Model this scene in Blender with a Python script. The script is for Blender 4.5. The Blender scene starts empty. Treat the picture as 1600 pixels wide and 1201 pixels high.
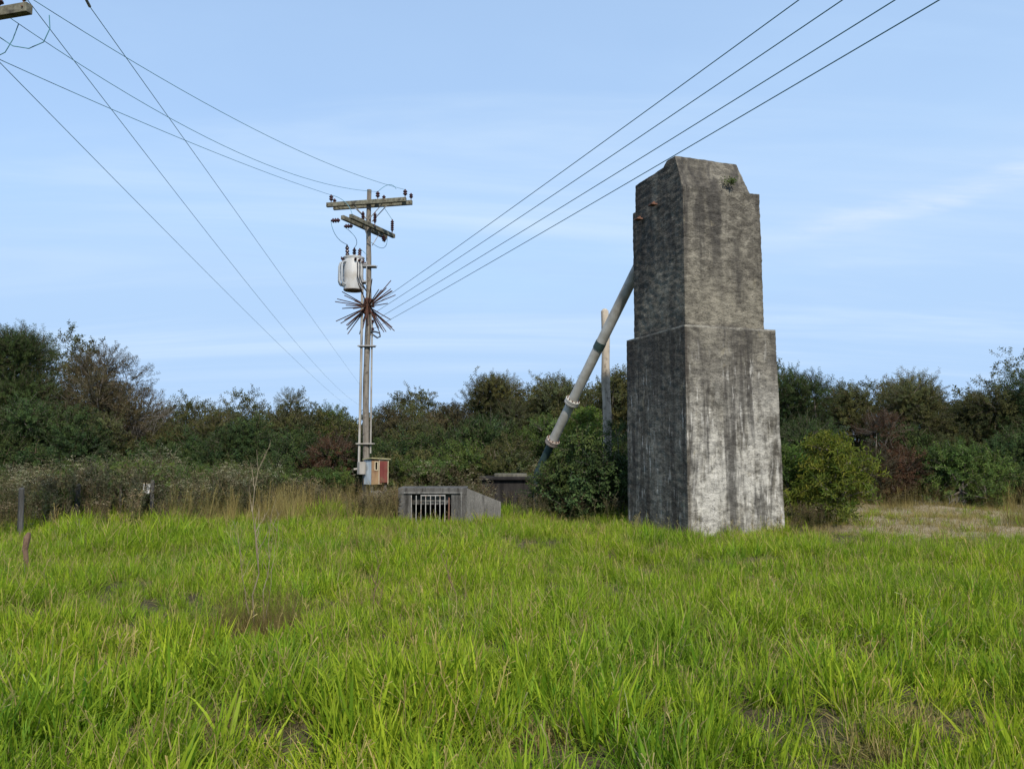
import bpy, math, random
import numpy as np
from mathutils import Vector, Matrix, Quaternion, Euler, noise

# ------------------------------------------------------------------ camera, light
S = bpy.context.scene
COL = S.collection
R = math.radians
F, CU, CV = 1230.0, 800.0, 600.5
PITCH = math.atan(104.5 / F)
EYE = 1.55
cd = bpy.data.cameras.new('camera')
cd.sensor_width = 36.0
cd.lens = 36.0 * F / 1600.0
cd.clip_end = 3000
cam = bpy.data.objects.new('camera', cd)
COL.objects.link(cam)
cam.location = (0, 0, EYE)
cam.rotation_euler = (R(90) + PITCH, 0, 0)
S.camera = cam

SUN_EL, SUN_AZ = R(43), math.atan2(0.25, -0.97)
world = bpy.data.worlds.new('World')
S.world = world
world.use_nodes = True
wn, wl = world.node_tree.nodes, world.node_tree.links
wn.clear()
wout = wn.new('ShaderNodeOutputWorld')
bg = wn.new('ShaderNodeBackground')
sky = wn.new('ShaderNodeTexSky')
sky.sky_type = 'NISHITA'
sky.sun_disc = False
sky.sun_elevation = SUN_EL
sky.sun_rotation = SUN_AZ
sky.air_density = 1.0
sky.dust_density = 0.3
sky.ozone_density = 3.0
tc = wn.new('ShaderNodeTexCoord')
sep = wn.new('ShaderNodeSeparateXYZ')
wl.new(tc.outputs['Generated'], sep.inputs[0])
# thin cirrus: project the view direction on a high plane, stretched noise
zz = wn.new('ShaderNodeMath'); zz.operation = 'MAXIMUM'; zz.inputs[1].default_value = 0.0
wl.new(sep.outputs['Z'], zz.inputs[0])
zp = wn.new('ShaderNodeMath'); zp.operation = 'ADD'; zp.inputs[1].default_value = 0.16
wl.new(zz.outputs[0], zp.inputs[0])
dv = wn.new('ShaderNodeVectorMath'); dv.operation = 'DIVIDE'
wl.new(tc.outputs['Generated'], dv.inputs[0]); wl.new(zp.outputs[0], dv.inputs[1])
def wnoise(scale, detail, rough, rot, sc, dist=0.0, loc=(0, 0, 0)):
    mp = wn.new('ShaderNodeMapping')
    mp.inputs['Rotation'].default_value = (0, 0, rot)
    mp.inputs['Scale'].default_value = sc
    mp.inputs['Location'].default_value = loc
    wl.new(dv.outputs[0], mp.inputs[0])
    nz = wn.new('ShaderNodeTexNoise')
    nz.inputs['Scale'].default_value = scale
    nz.inputs['Detail'].default_value = detail
    nz.inputs['Roughness'].default_value = rough
    nz.inputs['Distortion'].default_value = dist
    wl.new(mp.outputs[0], nz.inputs['Vector'])
    return nz
def wramp(src, a, b, lo, hi):
    m = wn.new('ShaderNodeMapRange'); m.interpolation_type = 'SMOOTHSTEP'
    m.inputs[1].default_value = a; m.inputs[2].default_value = b
    m.inputs[3].default_value = lo; m.inputs[4].default_value = hi
    wl.new(src, m.inputs[0])
    return m.outputs[0]
veil = wramp(wnoise(0.55, 5, 0.5, 0.5, (1, 0.55, 1), 0.4).outputs[0], 0.30, 0.72, 0.60, 0.95)
wisp = wramp(wnoise(1.1, 7, 0.62, 0.62, (0.45, 2.2, 1), 0.8, (3.1, 0.4, 0)).outputs[0], 0.5, 0.85, 0.0, 0.16)
ad = wn.new('ShaderNodeMath'); ad.operation = 'ADD'; ad.use_clamp = True
low_veil = wramp(sep.outputs['Z'], 0.30, 0.02, 0.0, 0.55)      # the veil is seen through more air towards the horizon
ad0 = wn.new('ShaderNodeMath'); ad0.operation = 'ADD'
wl.new(veil, ad0.inputs[0]); wl.new(low_veil, ad0.inputs[1])
wl.new(ad0.outputs[0], ad.inputs[0]); wl.new(wisp, ad.inputs[1])
mix = wn.new('ShaderNodeMix'); mix.data_type = 'RGBA'
mix.inputs[7].default_value = (2.26, 3.24, 4.65, 1)
wl.new(ad.outputs[0], mix.inputs[0]); wl.new(sky.outputs[0], mix.inputs[6])
hi = wramp(wnoise(0.8, 6, 0.6, 0.35, (0.35, 2.0, 1), 0.6, (1.4, 2.2, 0)).outputs[0], 0.46, 0.80, 0.0, 0.75)
mix2 = wn.new('ShaderNodeMix'); mix2.data_type = 'RGBA'
mix2.inputs[7].default_value = (3.1, 3.9, 4.85, 1)
wl.new(hi, mix2.inputs[0]); wl.new(mix.outputs[2], mix2.inputs[6])
# one long ice-cloud streak low on the right
def wdot(v):
    d = wn.new('ShaderNodeVectorMath'); d.operation = 'DOT_PRODUCT'; d.inputs[1].default_value = v
    wl.new(tc.outputs['Generated'], d.inputs[0]); return d.outputs['Value']
def wmath(op, a, b):
    m = wn.new('ShaderNodeMath'); m.operation = op
    for i, x in ((0, a), (1, b)):
        if isinstance(x, (int, float)): m.inputs[i].default_value = x
        else: wl.new(x, m.inputs[i])
    return m.outputs[0]
s1, s2 = Vector((0.300, 0.920, 0.250)).normalized(), Vector((0.545, 0.785, 0.288)).normalized()
sn = s1.cross(s2).normalized(); sa = (s2 - s1).normalized()
off = wmath('ADD', wdot(sn), wmath('MULTIPLY', wmath('SUBTRACT', wnoise(2.2, 4, .55, 0, (1, 1, 1)).outputs[0], .5), .05))
core = wramp(wmath('ABSOLUTE', off, 0), 0.020, 0.002, 0.0, 1.0)
soft = wramp(wmath('ABSOLUTE', off, 0), 0.075, 0.0, 0.0, 0.45)
along = wmath('MULTIPLY', wramp(wdot(sa), s1.dot(sa) - .05, s1.dot(sa) + .12, 0, 1), wramp(wdot(sa), s2.dot(sa) + .5, s2.dot(sa) + .1, 0, 1))
tex = wramp(wnoise(6.0, 6, .65, .6, (.5, 2.5, 1), .5).outputs[0], .3, .75, .25, 1)
mix3 = wn.new('ShaderNodeMix'); mix3.data_type = 'RGBA'
mix3.inputs[7].default_value = (3.5, 4.05, 4.75, 1)
wl.new(wmath('MULTIPLY', wmath('MULTIPLY', wmath('ADD', core, soft), along), wmath('MULTIPLY', tex, .5)), mix3.inputs[0]); wl.new(mix2.outputs[2], mix3.inputs[6])
wl.new(mix3.outputs[2], bg.inputs['Color'])
bg.inputs['Strength'].default_value = 0.13
wl.new(bg.outputs[0], wout.inputs[0])

sd = bpy.data.lights.new('sun', 'SUN')
sd.energy = 3.5
sd.angle = R(2.5)
sd.color = (1.0, 0.93, 0.82)
sun = bpy.data.objects.new('sun', sd)
COL.objects.link(sun)
sv = Vector((math.sin(SUN_AZ) * math.cos(SUN_EL), math.cos(SUN_AZ) * math.cos(SUN_EL), math.sin(SUN_EL)))
sun.rotation_euler = sv.to_track_quat('Z', 'Y').to_euler()
sun.location = sv * 60

S.view_settings.view_transform = 'Standard'
S.view_settings.look = 'None'
S.view_settings.exposure = 0.72
S.view_settings.gamma = 1.0
S.view_settings.use_curve_mapping = False

# ------------------------------------------------------------------ helpers
CP, SP = math.cos(PITCH), math.sin(PITCH)
def at(u, v, Y):
    """world point seen at photo position (u, v) when it stands Y metres ahead"""
    a, b = (u - CU) / F, (CV - v) / F
    d = Y / (CP - b * SP)
    return Vector((a * d, Y, EYE + d * (SP + b * CP)))
def gz(x, y):
    k = 1.0 / (1.0 + (max(0.0, math.hypot(x, y - 12) - 30) / 30) ** 2)
    return (0.09 * noise.noise(Vector((x * 0.35, y * 0.35, 3.3))) + 0.075 * noise.noise(Vector((x * 0.9, y * 0.9, 7.1)))) * k

class MB:
    def __init__(s): s.v = []; s.f = []; s.m = []
    def add(s, vs, fs, mi=0):
        o = len(s.v); s.v += [tuple(p) for p in vs]; s.f += [tuple(i + o for i in f) for f in fs]; s.m += [mi] * len(fs); return s
    def box(s, c, size, M=None, mi=0, bev=0.0):
        hx, hy, hz = size[0] / 2, size[1] / 2, size[2] / 2
        M = M or Matrix.Identity(3)
        c = Vector(c)
        if bev <= 0:
            vs = [c + M @ Vector((x * hx, y * hy, z * hz)) for x in (-1, 1) for y in (-1, 1) for z in (-1, 1)]
            return s.add(vs, [(0, 1, 3, 2), (4, 6, 7, 5), (0, 4, 5, 1), (2, 3, 7, 6), (0, 2, 6, 4), (1, 5, 7, 3)], mi)
        import bmesh
        bm = bmesh.new(); bmesh.ops.create_cube(bm, size=1)
        for p in bm.verts: p.co = Vector((p.co.x * size[0], p.co.y * size[1], p.co.z * size[2]))
        bmesh.ops.bevel(bm, geom=bm.edges[:], offset=bev, segments=2, affect='EDGES', profile=0.6)
        bm.verts.index_update()
        vs = [c + M @ p.co for p in bm.verts]; fs = [[q.index for q in f.verts] for f in bm.faces]
        bm.free()
        return s.add(vs, fs, mi)
    def tube(s, pts, rad, n=8, cap=True, mi=0):
        pts = [Vector(p) for p in pts]
        if not hasattr(rad, '__len__'): rad = [rad] * len(pts)
        vs = []; fs = []
        x = None
        for i, p in enumerate(pts):
            t = (pts[min(i + 1, len(pts) - 1)] - pts[max(i - 1, 0)])
            if t.length < 1e-9: t = Vector((0, 0, 1))
            t.normalize()
            if x is None:
                x = t.orthogonal().normalized()
            else:
                x = x - t * x.dot(t)
                x = x.normalized() if x.length > 1e-6 else t.orthogonal().normalized()
            y = t.cross(x)
            for k in range(n):
                a = 2 * math.pi * k / n
                vs.append(p + (x * math.cos(a) + y * math.sin(a)) * rad[i])
        for i in range(len(pts) - 1):
            for k in range(n):
                k2 = (k + 1) % n
                fs.append((i * n + k, i * n + k2, (i + 1) * n + k2, (i + 1) * n + k))
        if cap:
            fs.append(tuple(range(n - 1, -1, -1))); fs.append(tuple((len(pts) - 1) * n + k for k in range(n)))
        return s.add(vs, fs, mi)
    def lathe(s, base, axis, prof, n=12, mi=0):
        base = Vector(base); axis = Vector(axis).normalized()
        return s.tube_prof([base + axis * h for h, r in prof], [r for h, r in prof], axis, n, mi)
    def tube_prof(s, pts, rad, axis, n, mi):
        x = axis.orthogonal().normalized(); y = axis.cross(x)
        vs = []; fs = []
        for p, r in zip(pts, rad):
            for k in range(n):
                a = 2 * math.pi * k / n
                vs.append(p + (x * math.cos(a) + y * math.sin(a)) * max(r, 1e-4))
        for i in range(len(pts) - 1):
            for k in range(n):
                k2 = (k + 1) % n
                fs.append((i * n + k, i * n + k2, (i + 1) * n + k2, (i + 1) * n + k))
        fs.append(tuple(range(n - 1, -1, -1))); fs.append(tuple((len(pts) - 1) * n + k for k in range(n)))
        return s.add(vs, fs, mi)
    def build(s, name, mat, parent=None, smooth=False, origin=None):
        me = bpy.data.meshes.new(name)
        vs = s.v
        if origin is not None:
            o = Vector(origin); vs = [tuple(Vector(p) - o) for p in vs]
        me.from_pydata(vs, [], s.f)
        mats = mat if isinstance(mat, (list, tuple)) else [mat]
        for m in mats: me.materials.append(m)
        if len(mats) > 1: me.polygons.foreach_set('material_index', s.m)
        if smooth:
            me.polygons.foreach_set('use_smooth', [True] * len(me.polygons))
            try: me.set_sharp_from_angle(angle=R(42))
            except Exception: pass
        me.update()
        ob = bpy.data.objects.new(name, me)
        COL.objects.link(ob)
        if origin is not None: ob.location = origin
        if parent is not None: ob.parent = parent
        return ob

def tag(o, label=None, cat=None, group=None, kind=None):
    if label: o['label'] = label
    if cat: o['category'] = cat
    if group: o['group'] = group
    if kind: o['kind'] = kind
    return o
def thing(name, loc, label, cat, group=None, rz=0.0):
    o = bpy.data.objects.new(name, None)
    o.empty_display_size = 0.2
    o.location = loc; o.rotation_euler = (0, 0, rz)
    COL.objects.link(o)
    return tag(o, label, cat, group)

# ------------------------------------------------------------------ materials
class NT:
    def __init__(s, name):
        s.m = bpy.data.materials.new(name); s.m.use_nodes = True
        s.t = s.m.node_tree; s.n = s.t.nodes; s.l = s.t.links
        s.n.clear()
        s.out = s.n.new('ShaderNodeOutputMaterial')
        s.b = s.n.new('ShaderNodeBsdfPrincipled')
        s.l.new(s.b.outputs[0], s.out.inputs[0])
        s.tc = s.n.new('ShaderNodeTexCoord')
    def put(s, inp, v):
        if hasattr(v, 'is_output') or isinstance(v, bpy.types.NodeSocket): s.l.new(v, inp)
        else: inp.default_value = v
    def noise(s, sc=(1, 1, 1), scale=1.0, detail=4, rough=0.55, dist=0.0, loc=(0, 0, 0)):
        mp = s.n.new('ShaderNodeMapping'); mp.inputs['Scale'].default_value = sc; mp.inputs['Location'].default_value = loc
        s.l.new(s.tc.outputs['Object'], mp.inputs[0])
        nz = s.n.new('ShaderNodeTexNoise')
        for k, v in (('Scale', scale), ('Detail', detail), ('Roughness', rough), ('Distortion', dist)): nz.inputs[k].default_value = v
        s.l.new(mp.outputs[0], nz.inputs['Vector'])
        return nz.outputs[0]
    def ramp(s, x, a, b, lo=0.0, hi=1.0):
        m = s.n.new('ShaderNodeMapRange'); m.interpolation_type = 'SMOOTHSTEP'
        s.put(m.inputs[0], x)
        for i, v in ((1, a), (2, b), (3, lo), (4, hi)): m.inputs[i].default_value = v
        return m.outputs[0]
    def math(s, op, a, b=0.0, clamp=False):
        m = s.n.new('ShaderNodeMath'); m.operation = op; m.use_clamp = clamp
        s.put(m.inputs[0], a); s.put(m.inputs[1], b)
        return m.outputs[0]
    def mix(s, f, a, b, mode='MIX'):
        m = s.n.new('ShaderNodeMix'); m.data_type = 'RGBA'; m.blend_type = mode
        s.put(m.inputs[0], f)
        for i, v in ((6, a), (7, b)):
            s.put(m.inputs[i], (*v, 1) if isinstance(v, tuple) and len(v) == 3 else v)
        return m.outputs[2]
    def attr(s, name, typ='GEOMETRY'):
        a = s.n.new('ShaderNodeAttribute'); a.attribute_name = name; a.attribute_type = typ
        return a
    def bump(s, h, strength=0.4, dist=0.02):
        b = s.n.new('ShaderNodeBump'); b.inputs['Strength'].default_value = strength; b.inputs['Distance'].default_value = dist
        s.l.new(h, b.inputs['Height']); s.l.new(b.outputs[0], s.b.inputs['Normal'])
    def fin(s, color, rough=0.8, metal=0.0, spec=0.3):
        s.put(s.b.inputs['Base Color'], (*color, 1) if isinstance(color, tuple) and len(color) == 3 else color)
        s.put(s.b.inputs['Roughness'], rough); s.b.inputs['Metallic'].default_value = metal
        s.b.inputs['Specular IOR Level'].default_value = spec
        return s.m

def weathered(name, c1, c2, scale=6.0, sc=(1, 1, 0.25), rough=0.8, metal=0.0, bump=0.3, spec=0.3, dark=None):
    t = NT(name)
    n = t.noise(sc, scale, 6, 0.6)
    col = t.mix(t.ramp(n, 0.35, 0.68), c1, c2)
    if dark:
        col = t.mix(t.ramp(t.noise((1, 1, 1), scale * 0.4, 5, 0.6, 0, (4, 2, 1)), 0.5, 0.7), col, dark)
    t.bump(t.noise(sc, scale * 6, 5, 0.6), bump, 0.01)
    return t.fin(col, rough, metal, spec)

M = {}
M['timber'] = weathered('weathered_timber', (0.118, 0.102, 0.084), (0.205, 0.186, 0.161), 22, (1, 1, 0.06), 0.9, bump=0.6, dark=(0.074, 0.062, 0.050))
M['arm_timber'] = weathered('crossarm_timber', (0.094, 0.088, 0.061), (0.165, 0.160, 0.121), 14, (1, 1, 1), 0.9, bump=0.5, dark=(0.039, 0.036, 0.028))
M['pale_timber'] = weathered('bleached_post_timber', (0.29, 0.245, 0.19), (0.40, 0.35, 0.285), 16, (1, 1, 0.08), 0.9, bump=0.8, dark=(0.122, 0.101, 0.079))
M['grey_timber'] = weathered('grey_fence_timber', (0.05, 0.047, 0.043), (0.10, 0.096, 0.09), 20, (1, 1, 0.1), 0.9, bump=0.6)
M['porcelain'] = NT('brown_porcelain').fin((0.045, 0.018, 0.02), 0.25, spec=0.5)
M['steel'] = weathered('galvanised_steel', (0.20, 0.20, 0.20), (0.32, 0.32, 0.32), 20, (1, 1, 1), 0.55, 0.3, 0.1)
M['rust'] = weathered('rusty_steel', (0.095, 0.045, 0.032), (0.16, 0.085, 0.058), 20, (1, 1, 1), 0.9, 0.0, 0.3)
M['rust_pale'] = weathered('pale_rusty_flange', (0.20, 0.17, 0.15), (0.28, 0.25, 0.22), 9, (1, 1, 1), 0.9, 0.0, 0.3, dark=(0.15, 0.075, 0.05))
M['spike_rust'] = weathered('dark_rusty_rod', (0.041, 0.017, 0.011), (0.072, 0.030, 0.019), 12, (1, 1, 1), 0.9, 0.0, 0.2)
M['wire'] = NT('bluish_wire').fin((0.07, 0.20, 0.25), 0.5, spec=0.3)
M['cable'] = NT('dark_cable').fin((0.03, 0.03, 0.033), 0.6)
M['tank'] = weathered('pale_grey_paint', (0.410, 0.410, 0.410), (0.508, 0.508, 0.500), 5, (1, 1, 0.3), 0.5, 0.0, 0.05, dark=(0.344, 0.328, 0.303))
M['tank_dark'] = weathered('shaded_tank_bottom', (0.13, 0.10, 0.085), (0.22, 0.18, 0.15), 8, (1, 1, 1), 0.8)  # underside shadow painted in as a darker, browner tone
M['fin'] = weathered('radiator_paint', (0.288, 0.312, 0.336), (0.368, 0.384, 0.400), 8, (1, 1, 0.4), 0.5)
M['conduit'] = weathered('white_conduit', (0.22, 0.205, 0.18), (0.30, 0.285, 0.26), 8, (1, 1, 0.2), 0.6, dark=(0.21, 0.18, 0.15))
M['blue_panel'] = weathered('pale_blue_board', (0.31, 0.36, 0.40), (0.42, 0.47, 0.50), 7, (1, 1, 0.3), 0.8, dark=(0.20, 0.19, 0.17))
M['tan_panel'] = weathered('tan_rusted_board', (0.195, 0.120, 0.068), (0.270, 0.180, 0.098), 9, (1, 1, 0.3), 0.8, dark=(0.128, 0.060, 0.034))
M['red_panel'] = weathered('faded_red_board', (0.115, 0.026, 0.022), (0.16, 0.042, 0.034), 7, (1, 1, 0.4), 0.8, dark=(0.13, 0.065, 0.04))
M['cream'] = weathered('cream_frame', (0.385, 0.322, 0.210), (0.455, 0.399, 0.294), 12, (1, 1, 1), 0.7)
M['roofboard'] = weathered('mossy_roof_board', (0.252, 0.238, 0.119), (0.336, 0.315, 0.189), 9, (1, 1, 1), 0.85, dark=(0.154, 0.154, 0.070))
M['white_bar'] = weathered('white_painted_bar', (0.26, 0.25, 0.235), (0.40, 0.39, 0.37), 20, (1, 1, 0.3), 0.7, dark=(0.20, 0.13, 0.09))
M['pipe'] = weathered('aged_white_pipe', (0.306, 0.297, 0.272), (0.408, 0.399, 0.374), 3.5, (1, 1, 1), 0.65, 0.0, 0.1, dark=(0.221, 0.200, 0.170))
M['teal_pipe'] = weathered('dark_teal_pipe', (0.025, 0.045, 0.045), (0.04, 0.07, 0.066), 8, (1, 1, 1), 0.6)
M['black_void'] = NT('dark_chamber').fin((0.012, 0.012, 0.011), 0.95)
M['straw'] = weathered('dry_straw', (0.144, 0.114, 0.072), (0.216, 0.180, 0.120), 20, (1, 1, 0.2), 0.9)
M['stump'] = weathered('brown_rotten_wood', (0.10, 0.06, 0.04), (0.17, 0.11, 0.075), 25, (1, 1, 0.3), 0.95, bump=0.8)
M['tin'] = weathered('white_board', (0.440, 0.440, 0.432), (0.544, 0.544, 0.536), 14, (1, 1, 1), 0.6)
M['bark'] = weathered('grey_bark', (0.10, 0.085, 0.07), (0.18, 0.16, 0.135), 10, (1, 1, 0.3), 0.95, bump=0.6)
M['bare_twig'] = weathered('bleached_dead_branch', (0.119, 0.105, 0.095), (0.182, 0.164, 0.150), 12, (1, 1, 0.3), 0.95)

# -- pillar concrete: stains, run-offs, lichen, painted ledge light and pit shade in pillar space (z up the face)
t = NT('stained_old_concrete')
sx = t.n.new('ShaderNodeSeparateXYZ'); t.l.new(t.tc.outputs['Object'], sx.inputs[0])
fine = t.noise((1, 1, 1.6), 34, 6, 0.65)
chunk = t.noise((1, 1, 1.5), 5.5, 5, 0.6, 0.5, (3, 3, 3))
big = t.noise((1, 1, 0.5), 1.3, 5, 0.6, 0.3)
streak = t.noise((1, 1, 0.15), 7.5, 7, 0.68, 0.15, (2.3, 1.1, 0))
streak2 = t.noise((1, 1, 0.11), 3.0, 6, 0.66, 0.25, (7.7, 3.1, 0.4))
drip = t.noise((1, 1, 0.13), 17, 3, 0.5, 0.1, (1.9, 5.5, 2))
lowd = t.ramp(t.math('ADD', sx.outputs['Z'], t.math('MULTIPLY', t.noise((1, 1, .5), 1.6, 3, .5, 0, (8, 1, 1)), 3.0)), 5.6, 4.2)
col = t.mix(t.ramp(t.math('ADD', big, t.math('MULTIPLY', t.math('SUBTRACT', chunk, .5), .6)), 0.32, 0.7), (0.092, 0.084, 0.070), (0.180, 0.166, 0.138))
low = t.ramp(t.math('ADD', sx.outputs['Z'], t.math('MULTIPLY', big, 1.6)), 4.75, 1.7)
lowfront = t.math('MULTIPLY', low, t.ramp(sx.outputs['X'], 0.02, 0.10, 0.15, 1.0))
col = t.mix(t.math('MULTIPLY', lowfront, t.ramp(t.math('ADD', t.math('ADD', streak, t.math('MULTIPLY', chunk, 0.35)), t.math('MULTIPLY', t.math('SUBTRACT', t.noise((1, 1, .7), 1.7, 5, .6, .4, (5, 2, 8)), .5), .9)), 0.40, 0.80), True), col, (0.36, 0.345, 0.315))
col = t.mix(t.math('MULTIPLY', t.ramp(t.math('ADD', streak2, t.math('MULTIPLY', t.math('SUBTRACT', fine, .5), .25)), 0.475, 0.60), 0.80), col, (0.047, 0.044, 0.041))
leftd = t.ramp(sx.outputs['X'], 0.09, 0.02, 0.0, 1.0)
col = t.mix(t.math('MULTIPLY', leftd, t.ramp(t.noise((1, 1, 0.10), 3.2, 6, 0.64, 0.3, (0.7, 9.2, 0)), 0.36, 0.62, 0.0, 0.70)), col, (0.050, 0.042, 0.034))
col = t.mix(t.math('MULTIPLY', lowd, t.math('MULTIPLY', t.ramp(drip, 0.58, 0.66, 0.0, 0.62), t.ramp(t.noise((1, 1, .6), 2.3, 4, .6, .2, (6, 6, 2)), .42, .60))), col, (0.44, 0.425, 0.40))
col = t.mix(t.ramp(t.noise((1, 1, .6), 4, 6, .65, 0.3, (9, 9, 1)), .60, .72, 0, .55), col, (0.235, 0.205, 0.14))
buff = t.math('MULTIPLY', t.ramp(sx.outputs['Z'], 5.9, 4.3), t.ramp(sx.outputs['Z'], 3.93, 3.97))
col = t.mix(t.math('MULTIPLY', buff, t.ramp(big, .35, .6, .1, .65)), col, (0.195, 0.178, 0.142))
ledge_light = t.math('MULTIPLY', t.ramp(sx.outputs['Z'], 3.885, 3.90), t.ramp(sx.outputs['Z'], 3.945, 3.93))  # pale line painting in the light that the ledge catches
boards = t.n.new('ShaderNodeMath'); boards.operation = 'PINGPONG'; boards.inputs[1].default_value = 0.145
t.l.new(t.math('ADD', sx.outputs['Z'], t.math('MULTIPLY', fine, 0.02)), boards.inputs[0])
bl = t.ramp(boards.outputs[0], 0.012, 0.0)
col = t.mix(t.math('MULTIPLY', bl, t.ramp(t.noise((1, 1, 1), 2.1, 4, .6, 0, (1, 7, 7)), .45, .65, 0, .5)), col, (0.06, 0.055, 0.048))
col = t.mix(t.math('MULTIPLY', ledge_light, .6), col, (0.30, 0.285, 0.25))
col = t.mix(0.8, col, t.mix(t.ramp(t.math('ADD', t.math('MULTIPLY', fine, .5), t.math('MULTIPLY', chunk, .5)), 0.34, 0.66), (0.40, 0.40, 0.40), (1.38, 1.37, 1.34)), 'MULTIPLY')
band = t.math('MULTIPLY', t.ramp(sx.outputs['Z'], 2.3, 3.8), t.ramp(sx.outputs['Z'], 4.05, 3.95))
col = t.mix(t.math('MULTIPLY', band, t.ramp(t.noise((1, 1, .35), 1.9, 5, .6, .3, (4.4, 0, 3)), .42, .62, 0, .8)), col, (0.050, 0.045, 0.040))
flake = t.noise((1, 1, 2.3), 8, 5, 0.58, 0.5)
pit = t.ramp(t.noise((1, 1, 1.5), 11, 4, 0.6, 0.4, (2, 8, 4)), .60, .68)
col = t.mix(t.math('MULTIPLY', pit, .55), col, (0.035, 0.032, 0.028))  # pits also tinted dark, their shadow painted into the colour
flake = t.math('SUBTRACT', flake, t.math('MULTIPLY', pit, .25))
t.bump(t.math('MULTIPLY', t.math('ADD', flake, t.math('MULTIPLY', fine, 0.5)), t.math('SUBTRACT', 1.0, t.math('MULTIPLY', low, 0.5))), 0.6, 0.06)
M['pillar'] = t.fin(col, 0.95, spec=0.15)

def concrete(name, c1, c2, dark):
    t = NT(name)
    col = t.mix(t.ramp(t.noise((1, 1, 0.4), 3.5, 6, 0.6), 0.35, 0.68), c1, c2)
    col = t.mix(t.ramp(t.noise((1, 1, 0.12), 9, 5, 0.6, 0, (3, 1, 0)), 0.5, 0.66, 0, 0.85), col, dark)
    f = t.noise((1, 1, 1), 40, 6, 0.65)
    col = t.mix(0.7, col, t.mix(t.ramp(f, 0.3, 0.7), (0.6, 0.6, 0.6), (1.2, 1.2, 1.2)), 'MULTIPLY')
    t.bump(f, 0.5, 0.02)
    return t.fin(col, 0.95, spec=0.15)
M['conc'] = concrete('grey_culvert_concrete', (0.065, 0.062, 0.058), (0.120, 0.117, 0.110), (0.030, 0.028, 0.025))
M['conc_light'] = concrete('pale_culvert_concrete', (0.120, 0.117, 0.110), (0.180, 0.175, 0.165), (0.060, 0.058, 0.055))
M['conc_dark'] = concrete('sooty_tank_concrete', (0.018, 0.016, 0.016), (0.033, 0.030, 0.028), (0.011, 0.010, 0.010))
M['conc_lid'] = concrete('mossy_lid_concrete', (0.084, 0.081, 0.063), (0.140, 0.133, 0.108), (0.042, 0.042, 0.035))

# -- ground
t = NT('field_soil')
n = t.noise((1, 1, 1), 1.3, 8, 0.65)
n2 = t.noise((1, 1, 1), 14, 6, 0.7)
col = t.mix(t.ramp(n, 0.35, 0.65), (0.055, 0.046, 0.026), (0.095, 0.078, 0.045))
col = t.mix(t.ramp(n2, 0.4, 0.65, 0, 0.7), col, (0.035, 0.030, 0.018))
# the drier clearing beyond the pillar
sx = t.n.new('ShaderNodeSeparateXYZ'); t.l.new(t.tc.outputs['Object'], sx.inputs[0])
dry = t.math('MULTIPLY', t.ramp(t.math('ADD', sx.outputs['X'], t.math('MULTIPLY', n, 1.5)), 6.5, 8.0), t.math('MULTIPLY', t.ramp(t.math('ADD', sx.outputs['Y'], n), 14.3, 15.2), t.ramp(sx.outputs['Y'], 27, 23)))
col = t.mix(dry, col, t.mix(t.ramp(n2, 0.35, 0.65), (0.17, 0.135, 0.085), (0.30, 0.25, 0.17)))
t.bump(n2, 0.6, 0.05)
M['soil'] = t.fin(col, 0.95, spec=0.1)

def leaf_mat(name, base, alt, translucent=0.3, rough=0.5, tip=None, root=None):
    t = NT(name)
    geo = t.n.new('ShaderNodeNewGeometry')
    col = t.mix(geo.outputs['Random Per Island'], base, alt)
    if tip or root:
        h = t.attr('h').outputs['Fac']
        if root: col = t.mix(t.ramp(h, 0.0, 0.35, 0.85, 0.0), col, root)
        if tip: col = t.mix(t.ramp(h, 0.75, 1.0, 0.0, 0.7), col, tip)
    col = t.mix(1.0, col, t.attr('tint', 'INSTANCER').outputs['Color'], 'MULTIPLY')
    t.fin(col, rough, spec=0.07)
    tr = t.n.new('ShaderNodeBsdfTranslucent')
    t.l.new(t.mix(1.0, col, (1.15, 1.2, 0.6), 'MULTIPLY'), tr.inputs[0])
    ms = t.n.new('ShaderNodeMixShader'); ms.inputs[0].default_value = translucent
    t.l.new(t.b.outputs[0], ms.inputs[1]); t.l.new(tr.outputs[0], ms.inputs[2])
    t.l.new(ms.outputs[0], t.out.inputs[0])
    return t.m
L = {}
L['dark'] = leaf_mat('dark_green_leaves', (0.032, 0.054, 0.019), (0.062, 0.092, 0.030), 0.25)
L['olive'] = leaf_mat('olive_leaves', (0.056, 0.064, 0.025), (0.098, 0.100, 0.038), 0.25)
L['brown'] = leaf_mat('brownish_leaves', (0.058, 0.045, 0.026), (0.075, 0.072, 0.034), 0.25)
L['red'] = leaf_mat('russet_leaves', (0.085, 0.036, 0.026), (0.075, 0.055, 0.030), 0.3)
L['green'] = leaf_mat('mid_green_leaves', (0.054, 0.088, 0.023), (0.10, 0.145, 0.036), 0.3)
L['bright'] = leaf_mat('fresh_green_leaves', (0.085, 0.14, 0.030), (0.14, 0.20, 0.045), 0.35)
L['willow'] = leaf_mat('yellow_green_leaves', (0.10, 0.145, 0.026), (0.205, 0.22, 0.045), 0.35)
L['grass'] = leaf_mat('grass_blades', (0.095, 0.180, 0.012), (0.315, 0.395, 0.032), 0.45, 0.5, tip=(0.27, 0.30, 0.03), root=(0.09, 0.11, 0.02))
L['drygrass'] = leaf_mat('straw_blades', (0.21, 0.165, 0.06), (0.31, 0.255, 0.105), 0.25, 0.7)
L['weed'] = leaf_mat('weed_leaves', (0.078, 0.086, 0.036), (0.125, 0.130, 0.055), 0.25, 0.7)
L['stalk'] = leaf_mat('weed_stalks', (0.085, 0.070, 0.042), (0.13, 0.105, 0.066), 0.0, 0.8)
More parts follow.
